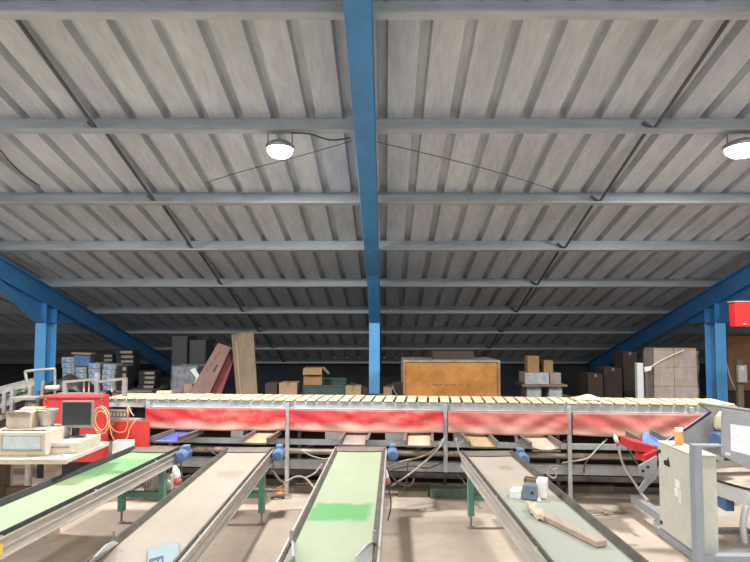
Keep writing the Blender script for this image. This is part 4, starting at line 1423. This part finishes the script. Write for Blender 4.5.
# cream sack and papers on the table end
sk = at(593, 395, 6.05)
o = MB().sheet(lambda u, v: T(tx(577) + (tx(608) - tx(577)) * u * 1.03, 0.12 + 0.25 * v, 1.022 + 0.038 * (math.sin(math.pi * u) ** 0.8) * math.sin(math.pi * v) ** 0.6 * (1 + 0.25 * math.sin(11 * u + 3 * v))), 24, 10, (0, 0, 0.004)).build('empty_sack', mat('cream_sackcloth', (0.60, 0.52, 0.40), 0.8, 0, 0.15, 9), smooth=True)
tag(o, 'crumpled cream sack lying on the table slats near the wrapped pallet', 'sack')
o = MB(TM).bar((tx(575), 0.2, 1.03), (tx(612), 0.12, 1.032), 0.02, 0.012).build('wood_strip', PALEWOOD)
tag(o, 'thin wooden strip lying along the slats beside the cream sack', 'strip')
o = MB(TM).obox((tx(147) , 0.42, 1.034), (0.16, 0.06, 0.025), (0, 0, 0.1)).build('wood_offcut', PALEWOOD)
tag(o, 'small pale wood offcut on the table slats behind the first red apron', 'wood offcut')

# ------------------------------------------------------------------ right: bagging machine
MG = mat('machine_grey', (0.34, 0.355, 0.37), 0.4, 0.1, 0.07, 4)
hop = thing('grey_hopper', 'large grey steel hopper with a slanted edge over the electric cabinet', 'hopper', (2.6, 4.7, 0), 0, kind='thing')
Yh = 4.7
pts = [(700, 403), (735, 408), (790, 416), (790, 470), (738, 462), (703, 449), (662, 446), (664, 444), (711, 412)]
MB().prism([at(u, v, Yh) for u, v in pts], (0, 0.012, 0)).build('side_plate', MG, hop)
MB().prism([at(u, v, Yh) + Vector((0, 0.03, 0)) for u, v in pts], (0, 0.012, 0)).build('far_plate', MG, hop)
a, b = at(664, 444, Yh), at(711, 412, Yh)
MB().prism([a, b, b + Vector((0, 0.03, 0)), a + Vector((0, 0.03, 0))], (0.006, 0, -0.008)).build('slanted_floor', MG, hop)
mb = MB()
mb.bar(a + Vector((-0.004, -0.004, 0)), b + Vector((-0.004, -0.004, 0)), 0.012, 0.012)
mb.build('edge_seal', BLACK, hop)
a, b = at(700, 402.6, Yh), at(790, 415.4, Yh)
MB().bar(a, b, 0.03, 0.012).build('top_lip', mat('pale_lip', (0.62, 0.58, 0.50), 0.4, 0, 0.1, 7), hop)
for x in (3.75, 4.0):
    MB().box(x, x + 0.05, 4.72, 4.78, 0, 0.9).build('leg', MG, hop)
# opening in the plate with the motor behind a cream capacitor
p = at(718, 424, Yh)
MB().prism([at(u, v, Yh - 0.003) for u, v in ((713, 424), (717, 416), (722, 413.5), (723.5, 418), (723.5, 432), (715, 433))], (0, 0.003, 0)).build('opening', BLACK, hop)
dm = thing('gear_motor', 'blue ended motor with cream cylinder, fixed in the grey hopper opening', 'motor', at(718, 440, 4.55) * 1, 0, kind='thing')
q = at(721, 439, 4.58)
MB().lathe([(0, -0.06), (0.058, -0.06), (0.064, -0.03), (0.064, 0.09), (0, 0.09)], q, (1, 0.45, 0), 22).build('body', mat('cream_motor', (0.55, 0.48, 0.40), 0.45, 0, 0.1, 9), dm, smooth=False)
MB().lathe([(0, -0.075), (0.05, -0.073), (0.066, -0.05), (0.066, -0.005), (0.0, -0.005)], q, (1, 0.45, 0), 22).build('fan_cover', MOTOR, dm)
MB().lathe([(0.067, 0.02), (0.069, 0.02), (0.069, 0.05), (0.067, 0.05)], q, (1, 0.45, 0), 22, True).build('dark_band', BLACK, dm)
q = at(719, 430, 4.6)
MB().lathe([(0, 0), (0.028, 0.0), (0.042, 0.03), (0.040, 0.10), (0.022, 0.13), (0.010, 0.15), (0, 0.15)], q, (0.12, 0, 1), 16).build('cream_cylinder', mat('cream_plastic', (0.62, 0.56, 0.40), 0.5, 0, 0.1, 9), dm, smooth=True)

# control panel with the white paper
cp = thing('control_panel', 'grey control panel box carrying a white paper sheet', 'control panel', (2.9, 4.0, 0.6), 0, kind='thing')
Yq = 4.15
MB().prism([at(u, v, Yq) for u, v in ((724, 409), (800, 421), (800, 483), (750, 470), (724, 456))], (0, 0.035, 0)).build('case', mat('panel_grey', (0.37, 0.385, 0.41), 0.4, 0.05, 0.05, 4), cp)
MB().prism([at(u, v, Yq - 0.003) for u, v in ((730.5, 424), (775, 430), (775, 462), (731, 450.5))], (0, 0.003, 0)).build('white_sheet', mat('white_paper', (0.90, 0.92, 0.95), 0.6, 0, 0.02, 5), cp)
MB().prism([at(u, v, Yq - 0.004) for u, v in ((725.5, 452), (730.5, 453), (730.5, 456), (725.5, 455))], (0, 0.004, 0)).build('small_label', WHITE, cp)
x = at(760, 0, Yq).x
MB().box(x, x + 0.06, Yq + 0.03, Yq + 0.09, 0, 0.9).build('stand', MG, cp)
a, b = at(703, 449.5, 4.1), at(724, 461, 4.05)
MB().prism([at(703, 449, 4.12), at(724, 457, 4.1), at(724, 463, 4.1), at(703, 453, 4.12)], (0, 0.05, 0)).build('arm_bracket', MG, cp)

# electric cabinet
CAB = mat('cabinet_grey_green', (0.54, 0.54, 0.475), 0.45, 0, 0.04, 4)
ec = thing('electric_cabinet', 'pale grey electric cabinet with black lock and white sticker', 'electric cabinet', (2.03, 3.83, 0.36), 0, kind='thing')
xd = 1.945
Yn, Yf = 3.58, 4.05
zt2, zb2 = 0.957, 0.355
MB().box(xd + 0.012, xd + 0.135, Yn, Yf, zb2, zt2).build('body', CAB, ec, bevel=0.006)
dr = MB().box(xd - 0.006, xd + 0.011, Yn + 0.004, Yf - 0.004, zb2 + 0.004, zt2 - 0.004).build('door', CAB, ec, bevel=0.005)
for z in (zt2 - 0.06, zb2 + 0.05):
    MB().cyl((xd - 0.012, Yf - 0.03, z), (xd, Yf - 0.03, z), 0.014, n=10).build('door_lock', BLACK, dr)
y = Yf - 0.13
mb = MB()
mb.prism([(xd - 0.008, y + 0.045, zt2 - 0.14), (xd - 0.008, y - 0.035, zt2 - 0.14), (xd - 0.008, y - 0.035, zt2 - 0.115), (xd - 0.008, y - 0.015, zt2 - 0.075), (xd - 0.008, y + 0.0, zt2 - 0.10), (xd - 0.008, y + 0.045, zt2 - 0.11)], (0.002, 0, 0))
mb.build('black_mark', BLACK, dr)
y = Yf - 0.27
mb = MB()
mb.box(xd - 0.008, xd - 0.006, y - 0.02, y + 0.04, zt2 - 0.25, zt2 - 0.20)
mb.box(xd - 0.008, xd - 0.006, y - 0.01, y + 0.05, zt2 - 0.31, zt2 - 0.26)
mb.box(xd - 0.008, xd - 0.006, y - 0.03, y - 0.005, zt2 - 0.34, zt2 - 0.26)
mb.build('white_sticker', WHITE, dr)
MB().box(xd - 0.01, xd + 0.135, Yn - 0.005, Yf, zt2, zt2 + 0.008).build('top_cover', mat('tan_dusty_top', (0.60, 0.52, 0.42), 0.6, 0, 0.08, 7), ec)
bt = onz(678, 447, zt2 + 0.008)
bo = thing('pill_bottle', 'small orange bottle with a white cap standing on the electric cabinet', 'bottle', (2.03, 3.93, zt2 + 0.008), 0, kind='thing')
MB().lathe([(0.0, 0), (0.026, 0.0), (0.028, 0.006), (0.028, 0.075), (0.022, 0.084), (0.0, 0.084)], (2.03, 3.93, zt2 + 0.008), n=20).build('body', mat('orange_bottle', (0.80, 0.33, 0.08), 0.3, 0, 0.08, 9), bo, smooth=True)
MB().lathe([(0.0, 0.084), (0.026, 0.084), (0.026, 0.11), (0.0, 0.112)], (2.03, 3.93, zt2 + 0.008), n=20).build('cap', WHITE, bo)
MB().lathe([(0.0285, 0.02), (0.0290, 0.02), (0.0290, 0.06), (0.0285, 0.06)], (2.03, 3.93, zt2 + 0.008), n=20, ring=True).build('paper_band', mat('orange_label', (0.75, 0.42, 0.16), 0.5, 0, 0.12, 30), bo)

# machine frame: post, base beams
mf = thing('machine_stand', 'grey steel machine stand with the post in front of the electric cabinet', 'machine stand', (2.2, 3.5, 0), 0, kind='thing')
p = at(690.5, 446, 3.5)
q = at(698.5, 446, 3.5)
MB().box(p.x, q.x, 3.46, 3.52, 0, p.z + 0.0).build('post', mat('frame_grey', (0.27, 0.30, 0.33), 0.45, 0.1, 0.1, 6), mf, bevel=0.003)
MB().box(p.x, q.x + 0.13, 3.46, 3.52, p.z, p.z + 0.012).build('top_plate', MATS['frame_grey'], mf)
MB().box(q.x + 0.001, 2.899, 3.462, 3.518, 0.30, 0.39).build('front_beam', MATS['frame_grey'], mf)
MB().box(q.x, 2.62, 3.52, 4.05, 0.30, 0.312).build('tray', DSTEEL, mf)
MB().box(2.90, 2.95, 3.46, 3.52, 0, 0.3).build('post', MATS['frame_grey'], mf)
MB().box(q.x, q.x + 0.05, 3.6, 4.1, 0.31, 0.355).build('cabinet_support', MATS['frame_grey'], mf)
MB().box(2.36, 2.43, 3.52, 5.5, 0.10, 0.17).build('base_beam', MG, mf)
MB().box(2.42, 2.9, 4.55, 4.61, 0.10, 0.17).build('base_beam', MG, mf)
for y in (4.95, 3.7):
    MB().box(2.34, 2.45, y - 0.05, y + 0.05, 0, 0.10).build('foot_pad', MG, mf)
bp_ = [(639, 466), (648, 461), (657, 456), (657, 478), (648, 486), (641, 495), (639, 489), (646, 479), (640, 474)]
MB().prism([at(u, v, 4.75) for u, v in bp_], (0, 0.02, 0)).build('bracket_plate', MG, mf)
mb = MB()
for u, v in ((643, 471), (648, 467)):
    c_ = at(u, v, 4.745)
    mb.cyl((c_.x, 4.742, c_.z), (c_.x, 4.752, c_.z), 0.012, n=10)
mb.build('bracket_hole', BLACK, mf)
MB().prism([at(633, 441.5, 5.05), at(657, 447, 5.05), at(657, 454, 5.05), at(634, 451, 5.05)], (0, 0.28, 0)).build('red_guard', RED, mf)
MB().prism([at(645, 456, 5.0), at(657, 450, 5.0), at(657, 459, 5.0), at(646, 463, 5.0)], (0, 0.2, 0)).build('red_guard', RED, mf)

# blue lined feed chute behind the cabinet
fc = thing('outlet_chute', 'sky blue lined chute behind the electric cabinet and red guard', 'chute', at(645, 445, 5.35) * 1, 0, 'chutes under the red aprons', 'thing')
MB().prism([at(641, 443, 5.3), at(668, 449, 5.3), at(657, 433, 5.62), at(644, 432, 5.62)], (0, 0, 0.006)).build('tray', TRAYS['sky'], fc)
pbar(at(626, 433, 5.5), at(642, 442, 5.3), 0.012, 0.05, CHM, 'side_wall', fc)
pbar(at(650, 432, 5.5), at(668, 441, 5.3), 0.012, 0.05, CHM, 'side_wall', fc)

# round packing table
RT = thing('packing_turntable', 'round packing turntable with a white rim at the photo edge', 'turntable', (3.06, 4.30, 0), 0, kind='thing')
c_ = (3.06, 4.30, 0.53)
MB().lathe([(0.60, 0.0), (0.615, 0.0), (0.615, 0.105), (0.60, 0.105)], c_, n=64, ring=True).build('rim', mat('white_rim', (0.58, 0.58, 0.57), 0.4, 0.1, 0.06, 6), RT)
MB().lathe([(0.598, 0.105), (0.62, 0.105), (0.62, 0.117), (0.598, 0.117)], c_, n=64, ring=True).build('rim_seal', BLACK, RT)
MB().lathe([(0.0, 0.03), (0.60, 0.03), (0.60, 0.045), (0.0, 0.06)], c_, n=48).build('disc', mat('dirty_tan_disc', (0.42, 0.35, 0.27), 0.6, 0.1, 0.3, 7), RT, smooth=False)
for px, Y in ((739, 3.90), (800, 3.85)):
    p = at(px, 500, Y)
    MB().tube([(p.x + 0.06, Y + 0.02, 0.55), (p.x + 0.02, Y, 0.42), (p.x + 0.035, Y, 0.22), (p.x + 0.02, Y - 0.02, 0.0)], 0.022, sub=4).build('leg', MATS['white_rim'], RT, smooth=True)
MB().cyl((3.06, 4.3, 0), (3.06, 4.3, 0.56), 0.06, n=16).build('pillar', MG, RT)
MB().box(2.47, 2.53, 4.15, 4.25, 0.44, 0.53).build('blue_stay', MOTOR, RT)

# ------------------------------------------------------------------ hoses, cables and clutter below the table
def hose(pts, r, m, label, cat='cable', sub=5):
    return strand('hose' if cat == 'hose' else 'power_cable', [at(*p) for p in pts], r, m, label, cat, sub)


hose([(445, 437, 5.80), (440, 446, 5.62), (430, 457, 5.55), (415, 470, 5.5), (402, 479, 5.45), (391, 486, 5.38)], 0.010, CABLE, 'light cable running from the middle apron gap down to the pale green belt')
hose([(443, 439, 5.82), (434, 450, 5.66), (420, 457, 5.6), (400, 462, 5.55), (384, 468, 5.42)], 0.009, CABLE, 'light cable bowing level to the pale green belt motor')
hose([(386, 467, 5.4), (395, 480, 5.38), (405, 486, 5.4), (412, 484, 5.5), (414, 478, 5.6)], 0.008, DCABLE, 'dark cable loop hanging right below the pale green belt motor')
hose([(384, 470, 5.36), (388, 485, 5.34), (391, 505, 5.3), (386, 531, 5.25), (392, 533, 5.1)], 0.007, DCABLE, 'thin dark cable hanging to the floor beside the pale green belt')
hose([(272, 470, 5.35), (283, 482, 5.5), (295, 477, 5.55), (305, 478, 5.5), (316, 490, 5.35)], 0.011, CABLE, 'grey hose arching between the beige belt and pale green belt', 'hose')
hose([(305, 478, 5.52), (315, 473, 5.6), (322, 464, 5.75)], 0.009, CABLE, 'short grey hose branching up from the arched hose', 'hose')
hose([(273, 458, 5.3), (273, 470, 5.28), (268, 474, 5.25)], 0.007, DCABLE, 'dark cable from the beige belt motor curling under the belt')
hose([(181, 458, 5.35), (181, 470, 5.3), (183, 477, 5.28), (190, 475, 5.4)], 0.008, DCABLE, 'dark cable from the bright green belt motor')
hose([(142, 485, 5.1), (146, 489, 5.1), (150, 486, 5.12), (151, 480, 5.15)], 0.007, CABLE, 'light cable loop under the white junction box')
hose([(133, 490, 5.2), (142, 486, 5.18), (148, 489, 5.15), (160, 486, 5.15)], 0.007, CABLE, 'light cable drooping across the teal leg frame')
hose([(607, 439, 5.7), (597, 449, 5.6), (588, 458, 5.55), (575, 461, 5.55), (562, 463, 5.6)], 0.009, CABLE, 'light cable falling from the red plug towards the steel post')
hose([(604, 441, 5.72), (592, 455, 5.62), (585, 464, 5.6), (584, 473, 5.6)], 0.007, DCABLE, 'dark cable hanging beside the light cable under the pinkish apron')
hose([(618, 441, 5.5), (620, 455, 5.45), (625, 468, 5.4), (634, 482, 5.2), (642, 494, 5.0), (648, 501, 4.9)], 0.013, CABLE, 'thick grey hose running down to the machine base beam', 'hose')
hose([(623, 436, 5.6), (629, 450, 5.5), (637, 463, 5.4), (642, 470, 5.1)], 0.010, DCABLE, 'dark hose running from the red plug to the bracket plate', 'hose')
hose([(549, 466, 5.6), (556, 475, 5.6), (553, 478, 5.58), (547, 473, 5.6), (557, 468, 5.6)], 0.008, CABLE, 'bundled cable knot on the lower beam beside the steel post')
hose([(456, 438, 5.75), (459, 452, 5.7), (464, 462, 5.6), (467, 466, 5.45)], 0.008, CABLE, 'light cable dropping to the head of the plank belt')
hose([(458, 475, 5.75), (465, 483, 5.7), (471, 492, 5.6)], 0.007, DCABLE, 'thin dark cable slanting behind the teal leg of the plank belt')

hose([(408, 462, 5.75), (407, 475, 5.72), (405, 492, 5.7)], 0.006, DCABLE, 'thin dark cable hanging straight down behind the light cables')
hose([(392, 470, 5.6), (410, 466, 5.7), (428, 468, 5.75), (443, 462, 5.8)], 0.007, DCABLE, 'dark cable running level along the lower beam')
hose([(300, 450, 5.8), (312, 456, 5.82), (325, 459, 5.8), (333, 456, 5.75)], 0.007, CABLE, 'light cable sagging under the pipe rail beside the pale green belt')
hose([(205, 448, 5.95), (222, 457, 5.95), (238, 455, 5.9), (246, 449, 5.85)], 0.007, DCABLE, 'dark cable sagging between the two belts nearest the desk')
hose([(255, 482, 5.3), (263, 489, 5.35), (268, 500, 5.2)], 0.006, CABLE, 'light cable trailing to the floor at the beige belt leg')

pt = onz(280, 495, 0.03)
og = thing('orange_plug', 'orange plug lying on the floor behind the beige belt leg', 'plug', (pt.x, pt.y, 0), 0, kind='thing')
MB().lathe([(0, 0), (0.03, 0.0), (0.034, 0.05), (0.02, 0.075), (0, 0.08)], (pt.x - 0.03, pt.y, 0.034), (1, 0.2, 0.0), 12).build('body', ORANGE, og)
MB().tube([(pt.x - 0.03, pt.y, 0.03), (pt.x - 0.07, pt.y + .02, 0.08), (pt.x + 0.01, pt.y + 0.03, 0.11), (pt.x + 0.05, pt.y + 0.02, 0.16), (pt.x + 0.06, pt.y + 0.25, 0.3)], 0.007).build('flex', ORANGE, og)
MB().tube([(pt.x - 0.08, pt.y - .05, 0.012), (pt.x - 0.03, pt.y - .06, 0.03), (pt.x + 0.05, pt.y - .03, 0.016)], 0.014).build('dark_lead', DCABLE, og)

# pieces lying on the floor under the table
o = MB().box(tx(430), tx(478), 5.95, 6.1, 0.0, 0.10).build('green_beam', mat('dull_green_paint', (0.10, 0.15, 0.10), 0.6, 0, 0.3, 8), bevel=0.004)
tag(o, 'dull green steel beam lying on the floor left of the plank belt leg', 'beam')
o['kind'] = 'thing'
o = MB().box(tx(398), tx(428), 6.0, 6.08, 0.0, 0.06).build('floor_timber', CRW, bevel=0.004)
tag(o, 'short dark timber on the floor next to the dull green beam', 'timber')
o = MB().box(tx(293), tx(333), 6.15, 6.25, 0.0, 0.08).build('floor_timber', CRW, bevel=0.004)
tag(o, 'dark timber on the floor behind the pale green belt', 'timber')
o = MB().box(tx(575), tx(628), 6.15, 6.25, 0.0, 0.07).build('floor_timber', CRW, bevel=0.004)
tag(o, 'dark timber on the floor behind the machine base beam', 'timber')
o = MB().obox((at(540, 505, 5.6).x, 5.65, 0.02), (0.3, 0.12, 0.03), (0, 0, 0.2)).build('floor_plank', CRW)
tag(o, 'dark short plank on the floor below the cable knot', 'plank')
a, b = onz(596, 514, 0.02), onz(620, 512, 0.02)
mb = MB()
for k in range(5):
    u = k / 4
    c_ = a + (b - a) * u
    mb.tube([c_ + Vector((rnd(-.05, .05), rnd(-.05, .05), 0.006)), c_ + Vector((rnd(-.02, .02), rnd(-.02, .02), 0.016)), c_ + Vector((rnd(-.06, .06), rnd(-.05, .05), 0.006))], 0.010, n=5)
mb.tube([a + Vector((-0.08, 0, 0.008)), (a + b) / 2 + Vector((0, 0.01, 0.01)), b + Vector((0.06, 0, 0.008))], 0.010)
o = mb.build('dry_twig', DSTEEL)
tag(o, 'dark dry twig scrap lying on the floor past the plank belt', 'scrap')
for (u, v, w, d, lab) in ((38, 519, 0.14, 0.12, 'squat dark block on the floor just under the bright green belt'), (82, 507, 0.22, 0.12, 'flat dark block on the floor beyond the squat one')):
    p = onz(u, v, 0.0)
    o = MB().box(p.x - w / 2, p.x + w / 2, p.y, p.y + d, 0, 0.11 if u < 50 else 0.05).build('floor_block', CRW, bevel=0.006)
    tag(o, lab, 'block')
